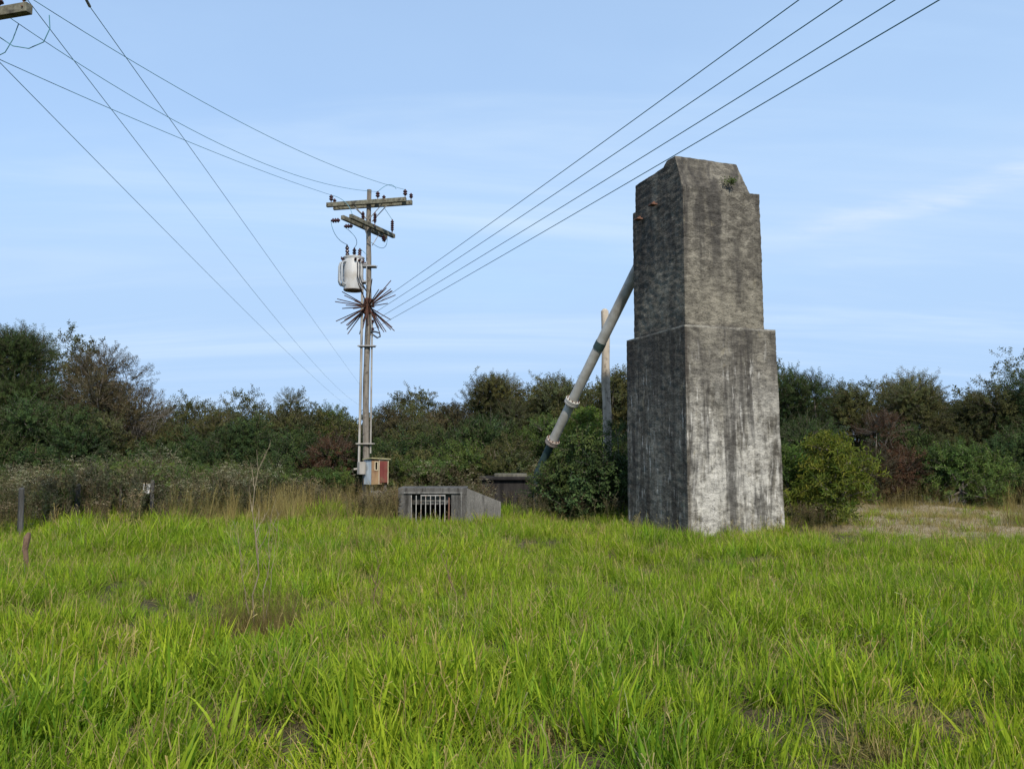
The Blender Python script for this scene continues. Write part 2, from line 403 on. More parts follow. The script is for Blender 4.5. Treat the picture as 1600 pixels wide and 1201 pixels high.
L['flower'] = leaf_mat('cream_flower_heads', (0.34, 0.30, 0.19), (0.50, 0.45, 0.32), 0.2, 0.8)
L['twig'] = leaf_mat('thin_twigs', (0.085, 0.068, 0.055), (0.13, 0.11, 0.09), 0.0, 0.9)

# ------------------------------------------------------------------ scatter (self-contained instances)
GN = {}
def gn_tree(K):
    if K in GN: return GN[K]
    g = bpy.data.node_groups.new('scatter_%d' % K, 'GeometryNodeTree')
    g.interface.new_socket('Geometry', in_out='INPUT', socket_type='NodeSocketGeometry')
    g.interface.new_socket('Geometry', in_out='OUTPUT', socket_type='NodeSocketGeometry')
    gi = g.nodes.new('NodeGroupInput'); go = g.nodes.new('NodeGroupOutput')
    def named(nm, typ):
        a = g.nodes.new('GeometryNodeInputNamedAttribute'); a.data_type = typ; a.inputs['Name'].default_value = nm
        return [o for o in a.outputs if o.enabled and o.name == 'Attribute'][0]
    pa = named('proto', 'INT'); ra = named('rot', 'FLOAT_VECTOR'); sa = named('scl', 'FLOAT_VECTOR')
    er = g.nodes.new('FunctionNodeEulerToRotation'); g.links.new(ra, er.inputs[0])
    jn = g.nodes.new('GeometryNodeJoinGeometry')
    def sel(val):
        c = g.nodes.new('FunctionNodeCompare'); c.data_type = 'INT'; c.operation = 'EQUAL'
        ins = [i for i in c.inputs if i.enabled]
        g.links.new(pa, ins[0]); ins[1].default_value = val
        s = g.nodes.new('GeometryNodeSeparateGeometry'); s.domain = 'POINT'
        g.links.new(gi.outputs[0], s.inputs['Geometry']); g.links.new(c.outputs[0], s.inputs['Selection'])
        return s.outputs[0]
    for k in range(K):
        iop = g.nodes.new('GeometryNodeInstanceOnPoints')
        g.links.new(sel(-1 - k), iop.inputs['Points'])
        g.links.new(sel(1 + k), iop.inputs['Instance'])
        g.links.new(er.outputs[0], iop.inputs['Rotation'])
        g.links.new(sa, iop.inputs['Scale'])
        g.links.new(iop.outputs[0], jn.inputs[0])
    g.links.new(jn.outputs[0], go.inputs[0])
    GN[K] = g
    return g

def scatter(name, protos, mats, pts, parent=None, loc=(0, 0, 0)):
    """protos: list of (verts, faces, material index per face, h per vertex); pts: list of (pos, euler, scale3, tint3, proto)"""
    V = []; Fc = []; MI = []; PR = []; H = []
    for k, (v, f, m, h) in enumerate(protos):
        o = len(V); V += v; Fc += [tuple(i + o for i in q) for q in f]; MI += m; PR += [k + 1] * len(v); H += h
    nP = len(V)
    pos = [p[0] for p in pts]
    me = bpy.data.meshes.new(name)
    me.from_pydata(V + pos, [], Fc)
    for m in mats: me.materials.append(m)
    me.polygons.foreach_set('material_index', MI)
    n = len(V) + len(pos)
    def vec(nm, arr, typ='FLOAT_VECTOR'):
        a = me.attributes.new(nm, typ, 'POINT')
        full = np.zeros((n, 3), dtype=np.float32); full[nP:] = np.array(arr, dtype=np.float32).reshape(-1, 3)
        a.data.foreach_set('vector', full.ravel())
    vec('rot', [p[1] for p in pts]); vec('scl', [p[2] for p in pts]); vec('tint', [p[3] for p in pts])
    a = me.attributes.new('proto', 'INT', 'POINT')
    a.data.foreach_set('value', np.array(PR + [-1 - p[4] for p in pts], dtype=np.int32))
    a = me.attributes.new('h', 'FLOAT', 'POINT')
    a.data.foreach_set('value', np.array(H + [0.0] * len(pos), dtype=np.float32))
    me.update()
    ob = bpy.data.objects.new(name, me)
    COL.objects.link(ob)
    md = ob.modifiers.new('scatter', 'NODES'); md.node_group = gn_tree(len(protos))
    ob.location = loc
    if parent is not None: ob.parent = parent
    return ob

def spray(rng, length, nleaf, ll, lw, spread=0.9, droop=0.0, twig=0.004, up=0.3):
    """a leafy twig growing along +Z: material 0 = leaf, 1 = twig"""
    v = []; f = []; m = []; h = []
    bend = Vector((rng.uniform(-.3, .3), rng.uniform(-.3, .3), 0))
    def P(t): return Vector((bend.x * t * t * length, bend.y * t * t * length, t * length - droop * t * t * length))
    if twig > 0:
        for i in range(2):
            a, b = P(i / 2), P((i + 1) / 2)
            for k in range(3):
                an = 2.09 * k; v.append(tuple(a + Vector((math.cos(an), math.sin(an), 0)) * twig)); h.append(0.5)
            for k in range(3):
                an = 2.09 * k; v.append(tuple(b + Vector((math.cos(an), math.sin(an), 0)) * twig * 0.6)); h.append(0.5)
            o = i * 6
            for k in range(3):
                f.append((o + k, o + (k + 1) % 3, o + 3 + (k + 1) % 3, o + 3 + k)); m.append(1)
    for i in range(nleaf):
        tt = 0.12 + 0.88 * (i + rng.random()) / nleaf
        p = P(tt)
        an = i * 2.4 + rng.uniform(-.5, .5)
        out = Vector((math.cos(an), math.sin(an), 0))
        d = (out * spread + Vector((0, 0, up + rng.uniform(-.35, .45)))).normalized()
        side = d.cross(Vector((rng.uniform(-.5, .5), rng.uniform(-.5, .5), 1))).normalized()
        nrm = side.cross(d)
        l = ll * rng.uniform(.65, 1.25); w = lw * rng.uniform(.7, 1.2)
        b = p + d * 0.01; mid = b + d * l * 0.45 + nrm * l * 0.06; tip = b + d * l - nrm * l * 0.12
        o = len(v)
        v += [tuple(b), tuple(mid + side * w / 2 + nrm * w * .15), tuple(tip), tuple(mid - side * w / 2 + nrm * w * .15)]
        h += [0, .5, 1, .5]
        f += [(o, o + 1, o + 2), (o, o + 2, o + 3)]; m += [0, 0]
    return v, f, m, h

def aim(d, spin):
    q = Vector(d).to_track_quat('Z', 'Y') @ Quaternion((0, 0, 1), spin)
    return tuple(q.to_euler())

# ------------------------------------------------------------------ ground
def build_ground():
    xs = [-900, -400, -200, -100, -60] + list(np.arange(-40, 40.01, 0.4)) + [60, 100, 200, 400, 900]
    ys = [-300, -100, -40, -15] + list(np.arange(-4, 44.01, 0.4)) + [60, 90, 150, 300, 600, 1400]
    v = [(x, y, gz(x, y)) for y in ys for x in xs]
    n = len(xs)
    f = [(j * n + i, j * n + i + 1, (j + 1) * n + i + 1, (j + 1) * n + i) for j in range(len(ys) - 1) for i in range(n - 1)]
    b = MB(); b.add(v, f)
    tag(b.build('ground', M['soil'], smooth=True), kind='structure')
build_ground()

# ------------------------------------------------------------------ the concrete pillar
PX, PY, PYAW = 3.245, 14.65, R(19.7)
def relief_block(fx, res, amp, seed):
    """fx(s, t, w) maps unit-box coordinates to pillar space; returns a closed, chipped, flaky block"""
    p = [fx(a, b, c) for a in (0, 1) for b in (0, 1) for c in (0, 1)]
    ext = [max(q[i] for q in p) - min(q[i] for q in p) for i in range(3)]
    N = [max(2, int(e / res)) for e in ext]
    idx = {}; vs = []; nr = []; fs = []
    def vid(i, j, k):
        key = (i, j, k)
        if key not in idx:
            idx[key] = len(vs); vs.append(Vector(fx(i / N[0], j / N[1], k / N[2])))
            nr.append(Vector(((i == N[0]) - (i == 0), (j == N[1]) - (j == 0), (k == N[2]) - (k == 0))).normalized())
        return idx[key]
    def face(fn, A, B, flip):
        for a in range(A):
            for b in range(B):
                q = (fn(a, b), fn(a + 1, b), fn(a + 1, b + 1), fn(a, b + 1))
                fs.append(q[::-1] if flip else q)
    face(lambda a, b: vid(a, 0, b), N[0], N[2], False)
    face(lambda a, b: vid(a, N[1], b), N[0], N[2], True)
    face(lambda a, b: vid(0, a, b), N[1], N[2], True)
    face(lambda a, b: vid(N[0], a, b), N[1], N[2], False)
    face(lambda a, b: vid(a, b, 0), N[0], N[1], True)
    face(lambda a, b: vid(a, b, N[2]), N[0], N[1], False)
    out = []
    for p, n in zip(vs, nr):
        q = Vector((p.x * 4.5, p.y * 4.5, p.z * 11)) + Vector((seed, seed * 2, 0))
        d = noise.fractal(q, 0.8, 2.1, 4) * amp
        d += noise.noise(p * 1.3 + Vector((seed, 0, 5))) * amp * 0.7
        edge = sum(1 for c in n if abs(c) > 0.1)
        if edge >= 2:
            d -= amp * (0.35 + 1.2 * max(0.0, noise.noise(p * 2.3 + Vector((0, seed, 0)))))
        out.append(p + n * d)
    b = MB(); b.add(out, fs)
    return b
def build_pillar():
    pil = thing('concrete_pillar', (PX, PY, 0), 'tall stepped weathered concrete pillar with white streaks, standing in the grass right of centre', 'pillar', rz=PYAW)
    def lerp(a, b, t): return a + (b - a) * t
    def base(s, t, w):
        z = lerp(-0.25, 3.93, w); k = 1 - w
        return (lerp(0.0 - 0.02 * k + 0.0, lerp(2.06, 2.14, k), s), lerp(-0.03 * k, 2.31, t), z)
    def mid(s, t, w):
        return (lerp(0.04, lerp(1.80, 1.83, 1 - w), s), lerp(0.04, 2.04, t), lerp(3.90, 6.65, w))
    def cap(s, t, w):
        z = lerp(6.61, 7.31, w)
        x0 = 0.045; x1 = lerp(1.61, 1.47, w)
        y0 = lerp(0.065, 0.31, w); y1 = lerp(1.93, 1.90, w)
        x, y = lerp(x0, x1, s), lerp(y0, y1, t)
        if w > 0.6 and 0.20 < t:      # broken step along the top
            z -= 0.09 * (w - 0.6) / 0.4 * min(1, (t - 0.20) * 14)
        return (x, y, z)
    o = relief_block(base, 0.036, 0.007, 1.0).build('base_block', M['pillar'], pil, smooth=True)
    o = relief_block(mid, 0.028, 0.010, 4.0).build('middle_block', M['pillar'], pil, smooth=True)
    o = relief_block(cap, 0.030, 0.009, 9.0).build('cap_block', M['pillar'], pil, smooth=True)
    # rusty lugs sticking out of the left face
    for (y, z) in ((1.02, 6.53), (1.62, 6.40)):
        b = MB(); b.box((-0.05, y, z), (0.13, 0.15, 0.03), bev=0.005); b.box((-0.05, y - 0.04, z + 0.03), (0.05, 0.04, 0.04), bev=0.005)
        b.build('bracket', M['rust'], pil)
    rng = random.Random(3)
    # little plant rooted in the cap
    base_p = pil.matrix_basis @ Vector((1.10, 0.05, 6.71))
    pt = thing('small_plant', base_p, 'tiny green plant sprouting from the cap of the concrete pillar', 'plant')
    pts = [((rng.uniform(-.09, .09), rng.uniform(-.06, .02), rng.uniform(0, .05)), aim((rng.uniform(-.8, .8), rng.uniform(-.9, .1), .8), rng.random() * 6), (1, 1, 1), (1, 1, 1), rng.randrange(2)) for _ in range(14)]
    tag(scatter('leaves', [spray(rng, .14, 9, .06, .025) for _ in range(2)], [L['green'], L['twig']], pts, pt), kind='stuff')
build_pillar()

# ------------------------------------------------------------------ utility pole
def insulator(b, base, axis, h, r, sheds=3):
    prof = [(0, r * .35)]
    for i in range(sheds):
        z0 = h * (0.12 + 0.80 * i / sheds); z1 = h * (0.12 + 0.80 * (i + 1) / sheds)
        prof += [(z0, r * .55), (z0 + .02, r), (z0 + (z1 - z0) * .6, r * .9), (z1 - .005, r * .5)]
    prof += [(h, r * .4), (h + .015, r * .15)]
    b.lathe(base, axis, prof, 10)
def sag(p, q, drop, n=24):
    p, q = Vector(p), Vector(q)
    return [p.lerp(q, i / n) - Vector((0, 0, drop * 4 * (i / n) * (1 - i / n))) for i in range(n + 1)]

DP = 22.0
pole_base = at(570.5, 760, DP); POLE = Vector((pole_base.x, DP, 0))
pole_top = at(577, 297, DP)
def on_pole(v): return at(575, v, DP).z
pole = thing('utility_pole', POLE, 'weathered wooden utility pole with double crossarms, transformer and ring of rusty spikes', 'utility pole')
def loc(p): return Vector(p) - POLE
b = MB()
nseg = 24
b.tube([Vector((0.02 * math.sin(i * .5), 0.01 * math.sin(i * .7), -0.3 + (pole_top.z + 0.3) * i / nseg)) for i in range(nseg + 1)],
       [0.100 - 0.036 * i / nseg + 0.004 * math.sin(i * 2.1) for i in range(nseg + 1)], 14)
b.build('shaft', M['timber'], pole, smooth=True)

def crossarm(center, d, half, size, mat, parent, off=(0, 0, 0)):
    d = Vector(d).normalized(); y = Vector((-d.y, d.x, 0)); Mx = Matrix((d, y, Vector((0, 0, 1)))).transposed()
    b = MB(); b.box(Vector(center) + Vector(off), (2 * half, size[0], size[1]), Mx, bev=0.008)
    o = b.build('crossarm', mat, parent)
    for s in (-0.95, -0.5, 0.5, 0.95):
        c = Vector(center) + Vector(off) + d * half * s
        bb = MB(); bb.tube([c - y * (size[0] / 2 + .02), c + y * (size[0] / 2 + .02)], 0.011, 6)
        bb.build('bolt', M['rust'], o)
    return o, d, y
# upper pair, seen nearly square on
zc = on_pole(318.5) - 0.0
dU = (0.978, -0.21, 0)
c0 = Vector((0, 0, zc))
yU = Vector((0.21, 0.978, 0))
aF, d, y = crossarm(c0 - yU * 0.135 - Vector((0.05, 0, 0)), dU, 1.20, (0.095, 0.125), M['arm_timber'], pole)
aB, d, y = crossarm(c0 + yU * 0.135 + Vector((0.03, 0, 0.0)), dU, 1.20, (0.095, 0.125), M['arm_timber'], pole)
def add_ins(parent, base, axis, h, r, sheds=3):
    base = Vector(base); axis = Vector(axis).normalized()
    b = MB(); insulator(b, base + axis * .06, axis, h, r, sheds)
    o = b.build('insulator', M['porcelain'], parent, smooth=True)
    p = MB(); p.tube([base - axis * .03, base + axis * .08], 0.012, 6); p.build('pin', M['rust'], o)
    return base + axis * (h + .06)
HV = []
up = Vector((0, 0, 1))
for s in (-1.12, 0.30, 1.12):
    HV.append(add_ins(aF, c0 - yU * .135 + Vector(dU) * s + up * .06, up, 0.17, 0.065, 2) + POLE)
    add_ins(aB, c0 + yU * .135 + Vector(dU) * (s + (-0.02 if s < 0 else .08)) + up * .06, up, 0.14, 0.06, 2)
for s in (-1, 1):
    b = MB(); b.tube([c0 - yU * .09 + Vector(dU) * .42 * s - up * .06, c0 - yU * .09 + Vector(dU) * .04 * s - up * .46], 0.014, 6)
    b.build('brace', M['steel'], pole)
    b = MB(); b.tube([c0 + yU * .09 + Vector(dU) * .48 * s - up * .06, c0 + yU * .09 + Vector(dU) * .04 * s - up * .50], 0.014, 6)
    b.build('brace', M['steel'], pole)
# lower pair, pointing almost at the camera
zl = on_pole(355)
dL = Vector((-0.40, -0.917, 0)).normalized()
yL = Vector((-dL.y, dL.x, 0))
c1 = Vector((0, 0, zl))
bL, _, _ = crossarm(c1 + yL * 0.135 , dL, 1.10, (0.095, 0.115), M['arm_timber'], pole)
bR, _, _ = crossarm(c1 - yL * 0.135 , dL, 1.10, (0.095, 0.115), M['arm_timber'], pole)
cut = []
for s, a in ((1.02, bR), (0.42, bR)):
    base = c1 - (yL * .20) + dL * s
    q = MB(); ax = Vector((-0.96, -.15, -0.10)).normalized()
    insulator(q, base + ax * .05 - up * .05, ax, 0.24, 0.07, 3)
    o = q.build('insulator', M['porcelain'], a, smooth=True)
    cut.append(base + ax * .30 - up * .05)
for s, (dx) in ((-1.0, 0), ):
    cut.append(add_ins(bL, c1 + yL * .135 + dL * s + up * .055, up, 0.36, 0.055, 5))
q = MB(); insulator(q, c1 + yL * .1 - dL * .55 - up * .10, Vector((.3, 0, -1)), .20, .07, 3); q.build('insulator', M['porcelain'], bL, smooth=True)
for dx in (-0.12, 0.22):
    add_ins(bL, c1 + Vector((dx - .02, -.22, 0.06 - abs(dx) * .3)), up, 0.30, 0.055, 5)
for s in (-1, 1):
    b = MB(); b.tube([c1 + yL * .09 * 1 + dL * .42 * s - up * .06, c1 + yL * .08 + dL * .05 * s - up * .52], 0.014, 6)
    b.build('brace', M['steel'], pole)
# conduits strapped to the pole
b = MB()
zb = at(570, 733, DP).z
b.tube([(-0.155, -.06, on_pole(437)), (-0.155, -.06, 4.2), (-0.165, -.07, zb + .08), (-0.20, -.10, zb + .01), (-0.30, -.12, zb)], 0.036, 10)
b.build('conduit', M['conduit'], pole, smooth=True)
b = MB(); b.tube([(0.135, -.05, on_pole(500)), (0.145, -.05, on_pole(708))], 0.024, 10)
b.build('conduit', M['conduit'], pole, smooth=True)
for v in (417, 541, 693):
    b = MB(); z = on_pole(v)
    b.box((-.01, -.02, z), (0.46, 0.26, 0.035), bev=.005); b.tube([(-.27, -.08, z), (.27, -.08, z)], 0.012, 6)
    b.build('strap', M['conduit'] if v > 600 else M['steel'], pole)
# ring of anti-climb spikes
zs = on_pole(479)
col_ = MB(); col_.lathe((0, 0, zs - .22), up, [(0, .10), (.02, .125), (.16, .12), (.30, .125), (.44, .115), (.46, .09)], 14)
collar = col_.build('spike_collar', M['spike_rust'], pole, smooth=True)
rng = random.Random(11)
for i in range(54):
    az = i * 2.39996 + rng.uniform(-.15, .15)
    el = R(rng.choice((-52, -40, -28, -8, 0, 6, 22, 34, 46)) + rng.uniform(-6, 6))
    dd = Vector((math.cos(az) * math.cos(el), math.sin(az) * math.cos(el), math.sin(el)))
    l = rng.uniform(.62, .92)
    q = MB(); p0 = Vector((math.cos(az) * .10, math.sin(az) * .10, zs + .12 * math.sin(el)))
    q.tube([p0, p0 + dd * l], [0.016, 0.013], 5)
    q.build('spike', M['spike_rust'], collar)
# secondary rack with four spools
b = MB(); b.box((0.115, -.06, on_pole(497) - .02), (0.03, 0.05, 0.95), bev=.004)
rack = b.build('spool_rack', M['steel'], pole)
rackpts = []
for i in range(4):
    z = on_pole(497) + .33 - .22 * i
    q = MB(); q.lathe((0.165, -.09, z - .04), up, [(0, .035), (.01, .045), (.04, .025), (.07, .045), (.08, .035)], 10)
    q.build('spool_insulator', M['porcelain'], rack, smooth=True)
    rackpts.append(POLE + Vector((0.18, -.12, z)))
b = MB()
zz0 = on_pole(520)
b.tube([(0.10, -.08, zz0), (.22, -.1, zz0 + .02), (.36, -.12, zz0 - .02), (.38, -.12, zz0 - .12), (.30, -.12, zz0 - .16), (.16, -.1, zz0 - .06)], 0.022, 8)
b.build('cable_loop', M['cable'], pole, smooth=True)

# transformer hung on the pole
tc_ = at(552.5, 428, DP - 0.05)
trz = -0.25
tf = thing('transformer', tc_, 'light grey cylindrical transformer hung on the left side of the utility pole', 'transformer')
tf.scale = (.95, .95, .95)
b = MB()
tilt = Vector((0.0, 0.0, 1.0))
b.lathe((0, 0, -.50), up, [(0, .275), (.015, .285), (.03, .29), (.55, .29), (.93, .29), (.94, .305), (.97, .305)], 28)
b.build('tank', M['tank'], tf, smooth=True)
b = MB(); b.lathe((0, 0, -.515), up, [(0, .27), (.02, .292), (.035, .292)], 28); b.build('bottom', M['tank_dark'], tf)
b = MB(); b.lathe((0, 0, .465), up, [(0, .315), (.02, .32), (.035, .30), (.07, .17), (.075, .02)], 28); b.build('lid', M['tank'], tf, smooth=True)
for i in range(5):
    a = R(150 + i * 20)
    rd = Vector((math.cos(a), math.sin(a), 0))
    q = MB()
    pts = [rd * .28 + up * .34, rd * .40 + up * .30, rd * .43 + up * .20, rd * .43 - up * .24, rd * .40 - up * .33, rd * .28 - up * .36]
    q.tube(pts, 0.028, 8)
    q.build('radiator_tube', M['fin'], tf, smooth=True)
TB = []
for (x, y_, h, s) in ((-.18, -.05, .36, 3), (0.0, .05, .30, 3), (.17, -.03, .26, 3)):
    q = MB(); insulator(q, (x, y_, .50), Vector((x * .3, y_ * .3, 1)).normalized(), h, .062, s)
    q.build('bushing', M['porcelain'], tf, smooth=True)
    TB.append(tc_ + Vector((x * 1.0, y_, (.515 + h) * .95)))
for i in range(4):
    q = MB(); a = R(-70 + i * 22); rd = Vector((math.cos(a), math.sin(a), 0))
    insulator(q, rd * .26 + up * (.36 - i * .02), (rd + up * .3).normalized(), .13, .04, 2)
    q.build('bushing', M['porcelain'], tf, smooth=True)
q = MB(); insulator(q, (-.27, -.08, .35), Vector((-.5, -.1, .8)).normalized(), .16, .05, 2); q.build('bushing', M['porcelain'], tf, smooth=True)
b = MB()
for z in (.27, -.25):
    b.box((.33, .03, z), (.16, .30, .05), bev=.005)
b.box((.40, .03, 0), (.03, .26, .72), bev=.004)
b.build('hanger', M['steel'], tf)
b = MB()
for i in range(2):
    x = .16 + .07 * i
    b.tube([(x, -.26, .30 - .03 * i), (x + .03, -.34, .12), (x + .02, -.34, -.12), (x + .07, -.28, -.32), (.42, -.10, -.55)], .016, 6)
b.build('outlet_cable', M['cable'], tf, smooth=True)
# thin jumper wires on the pole
def jumper(p, mid, q, r=.008):
    p, q, mid = Vector(p), Vector(q), Vector(mid)
    pts = [(p * (1 - t) ** 2 + mid * 2 * t * (1 - t) + q * t * t) for t in [i / 12 for i in range(13)]]
    b = MB(); b.tube(pts, r, 5); b.build('jumper_wire', M['wire'], pole, smooth=True)
jumper(cut[0], cut[0] + Vector((.1, -.1, -.55)), loc(TB[0]))
jumper(cut[1], cut[1] + Vector((.55, -.1, -.40)), loc(TB[1]))
jumper(cut[2], cut[2] + Vector((-.5, 0, .75)), c0 + Vector((.35, .1, -.05)))
jumper(loc(HV[1]), loc(HV[1]) + Vector((.35, .1, .40)), loc(HV[2]) + Vector((-.3, .3, 0.12)))
jumper(loc(HV[0]), loc(HV[0]) + Vector((.5, .1, -.1)), c1 + dL * 1.1 + yL * .2)
jumper(loc(TB[2]), loc(TB[2]) + Vector((.2, -.1, -.2)), Vector((-.02, -.15, on_pole(400))))
jumper(c1 - dL * 1.15 - yL * .13 - up * .03, c1 - dL * 1.1 - yL * .1 - up * .55, Vector((.08, -.1, on_pole(380))))

# cabinet at the foot of the pole
cb = at(580, 757, DP - 0.62)
yaw = R(38)
cab = thing('meter_cabinet', Vector((cb.x, cb.y, cb.z)), 'small pale blue wooden cabinet with red door and yellowish flat roof at the pole foot', 'cabinet', rz=yaw)
cab.scale = (.92, .92, .94)
# local: near corner at origin, front face along +x, side face along +y (seen on the left)
W_, D_, H_ = 0.56, 0.46, 0.70
b = MB(); b.box((.012, D_ / 2 + .012, H_ / 2), (.025, D_ - .02, H_)); b.build('side_panel', M['blue_panel'], cab)
b = MB(); b.box((W_ - .012, D_ / 2 + .012, H_ / 2 - .03), (.025, D_ - .02, H_ - .06)); b.build('side_panel', M['tan_panel'], cab)
b = MB(); b.box((W_ / 2, D_ + .014, H_ / 2), (W_, .025, H_)); b.build('back_panel', M['tan_panel'], cab)
b = MB(); b.box((W_ / 2, D_ / 2 + .01, .012), (W_ - .06, D_ - .04, .025)); b.build('floor_panel', M['tan_panel'], cab)
for (c, z_) in (((.045, -.002, H_ / 2), (.088, .025, H_)), ((.22, -.002, .205), (.26, .025, .40)), ((.225, -.002, .69), (.27, .025, .075))):   # front boards round the small window opening
    b = MB(); b.box(c, z_); b.build('front_board', M['tan_panel'], cab)
b = MB(); b.box((.148, .12, .54), (.12, .02, .22)); b.build('window_dark_backing', M['black_void'], cab)  # near-black panel painting in the dark behind the window opening
b = MB()
for (c, s) in (((.10, -.016, .535), (.025, .03, .26)), ((.195, -.016, .535), (.025, .03, .26)), ((.148, -.016, .655), (.069, .03, .025)), ((.148, -.016, .415), (.069, .03, .025))):
    b = MB(); b.box(c, s); b.build('window_frame', M['cream'], cab)
b = MB(); b.box((.385, -.022, .36), (.27, .03, .62), bev=.012); door = b.build('door', M['red_panel'], cab)
b = MB()
for (c, s) in (((.237, -.018, .36), (.022, .034, .70)), ((.535, -.018, .36), (.022, .034, .70)), ((.386, -.018, .695), (.275, .034, .022))):
    b = MB(); b.box(c, s); b.build('door_frame', M['cream'], door)
b = MB()
Mr = Euler((R(-4), R(3), 0)).to_matrix()
b.box((W_ / 2, D_ / 2 - .02, H_ + .025), (W_ + .08, D_ + .12, .03), Mr, bev=.006); b.build('roof', M['roofboard'], cab)
b = MB(); b.box((-.12, D_ - .06, .47), (.20, .16, .36), bev=.01); b.build('junction_box', M['conduit'], cab)
for i, (x, y_) in enumerate(((.06, .08), (W_ - .06, .08), (.06, D_ - .06), (W_ - .06, D_ - .06))):
    b = MB(); b.box((x, y_, -cb.z / 2 - .05), (.07, .07, cb.z + .10)); b.build('leg', M['grey_timber'], cab)
bp = at(588, 772, DP - .75)
b = MB(); b.box((0, 0, .18), (.30, .30, .62), Euler((0, 0, .5)).to_matrix(), bev=.03)
o = b.build('concrete_block', M['conc_light'], origin=None); o.location = (bp.x, bp.y, 0)
tag(o, 'small pale concrete block below the red cabinet door', 'block')

# ------------------------------------------------------------------ near pole at the upper left, with its offset arms
A0 = at(46, 13, 10.0)           # tip of the visible crossarm
ad_ = Vector((-0.968, 0.25, 0)).normalized()
NP = A0 + ad_ * 1.75
NPOLE = Vector((NP.x, NP.y, 0))
npole = thing('utility_pole', NPOLE, 'utility pole with only a crossarm tip showing in the top left corner', 'utility pole')
b = MB(); b.tube([(0, 0, -.3), (0, 0, 4), (0, 0, A0.z + 1.3)], [.15, .125, .10], 14); b.build('shaft', M['timber'], npole, smooth=True)
ya = Vector((-ad_.y, ad_.x, 0))
def beco(zoff, side, tip):
    c = A0 + ad_ * (1.15 + tip) - NPOLE + up * zoff + ya * side
    return crossarm(c, ad_, 1.15, (.105, .13), M['arm_timber'], npole)[0]
n1 = beco(0, .0, 0.0); n2 = beco(0.0, .36, 0.24)
n3 = beco(.75, .0, -.62); n4 = beco(.75, -.36, -.62)
n5 = beco(-.66, .0, .50)
b = MB(); b.tube([Vector((0, 0, A0.z - 1.0)), A0 + ad_ * .9 - NPOLE - up * .06], .02, 6); b.build('brace', M['steel'], npole)
for (p, par) in ((A0 + ad_ * .10, n1), (A0 + ad_ * .52, n1), (A0 + ad_ * .56 - up * .66, n5)):
    add_ins(par, p - NPOLE + up * .06, up, .17, .065, 2)
endC = at(138, 6, 10.1)
q = MB(); axC = Vector((-.19, 1, -.10)).normalized()
insulator(q, endC - axC * .42 - NPOLE + up * .04, axC, .30, .055, 4); q.build('insulator', M['porcelain'], n3, smooth=True)
q = MB(); q.tube([endC - axC * .12 - NPOLE, endC + axC * .06 - NPOLE], .02, 6); q.tube([endC - axC * .95 - NPOLE + up * .10, endC - axC * .40 - NPOLE + up * .04], .018, 6); q.build('strain_clamp', M['steel'], n3)
for (pts) in (([at(77, 24, 10.3), at(78, 45, 10.3), at(68, 66, 10.3), at(45, 76, 10.3), at(20, 72, 10.3), at(-6, 55, 10.3)]),
              ([at(29, 38, 10.7), at(20, 62, 10.7), at(8, 82, 10.7), at(-8, 90, 10.7)])):
    b = MB(); b.tube([p - NPOLE for p in pts], .007, 5); b.build('jumper_wire', M['wire'], npole, smooth=True)

def wire(pts, label, group, r=.0056, n=5):
    b = MB(); b.tube([Vector(p) for p in pts], r, n)
    o = b.build('power_line', M['wire'], smooth=True, origin=Vector(pts[0]))
    return tag(o, label, 'power line', group)
def through(p, q, r, n=26):
    """quadratic through three world points"""
    p, q, r = Vector(p), Vector(q), Vector(r)
    out = []
    for i in range(n + 1):
        t_ = i / n
        out.append(p * (2 * (t_ - .5) * (t_ - 1)) + q * (-4 * t_ * (t_ - 1)) + r * (2 * t_ * (t_ - .5)))
    return out
G1 = 'high lines from the near pole to the transformer pole'
# start points carried back to the near arm; mid points set the sag
hv = [((38, -9), 10.05, (290, 154), 'highest of the three lines running to the spiked pole, ending on its right insulator', HV[2]),
      ((-8, 12), 10.3, (235, 178), 'middle of three lines running to the spiked pole, ending at the pole top', HV[1]),
      ((-12, 88), 10.2, (220, 198), 'lowest of three lines running to the spiked pole, ending on its left insulator', HV[0])]
for (uv, Y, mv, lab, e) in hv:
    s0 = at(uv[0], uv[1], Y)
    fr = (mv[0] - uv[0]) / (575.0 - uv[0])
    tm = fr
    # choose depth at the middle from constant plan speed (straight in plan)
    ue = CU + F * (e.x / e.y)
    ku = (mv[0] - CU) / F
    # plan intersection of the span with the viewing plane
    den = (e.x - s0.x) - ku * 1.0 * (e.y - s0.y)
    tt = (ku * s0.y - s0.x) / den if abs(den) > 1e-6 else .5
    ym = s0.y + (e.y - s0.y) * tt
    mz = at(mv[0], mv[1], ym).z
    lin = s0.z + (e.z - s0.z) * tt
    drop = (lin - mz) / (4 * tt * (1 - tt))
    wire(sag(s0, e, drop), lab, G1)
G2 = 'lines running from the near pole away over the scrub'
far = [((-12, 86), 10.2, (545, 636), (236, 350), 'long line from the left edge down to the scrub, lowest of its three', ),
       ((36, -9), 10.05, (561, 632), (290, 335), 'long line crossing to the scrub, middle of its three, starting beside the crossarm tip'),
       ((137, 6), 10.1, (566, 606), (330, 293), 'long line from the strain insulator at top left down to the scrub')]
for (uv, Y, ev, mv, lab) in far:
    s0 = at(uv[0], uv[1], Y); e = at(ev[0], ev[1], 82)
    ku = (mv[0] - CU) / F
    tt = (ku * s0.y - s0.x) / ((e.x - s0.x) - ku * (e.y - s0.y))
    tt = min(max(tt, .05), .95)
    mz = at(mv[0], mv[1], s0.y + (e.y - s0.y) * tt).z
    drop = (s0.z + (e.z - s0.z) * tt - mz) / (4 * tt * (1 - tt))
    wire(sag(s0, e, drop, 60), lab, G2, .0058)
G3 = 'four low lines from the spiked pole over the pillar'
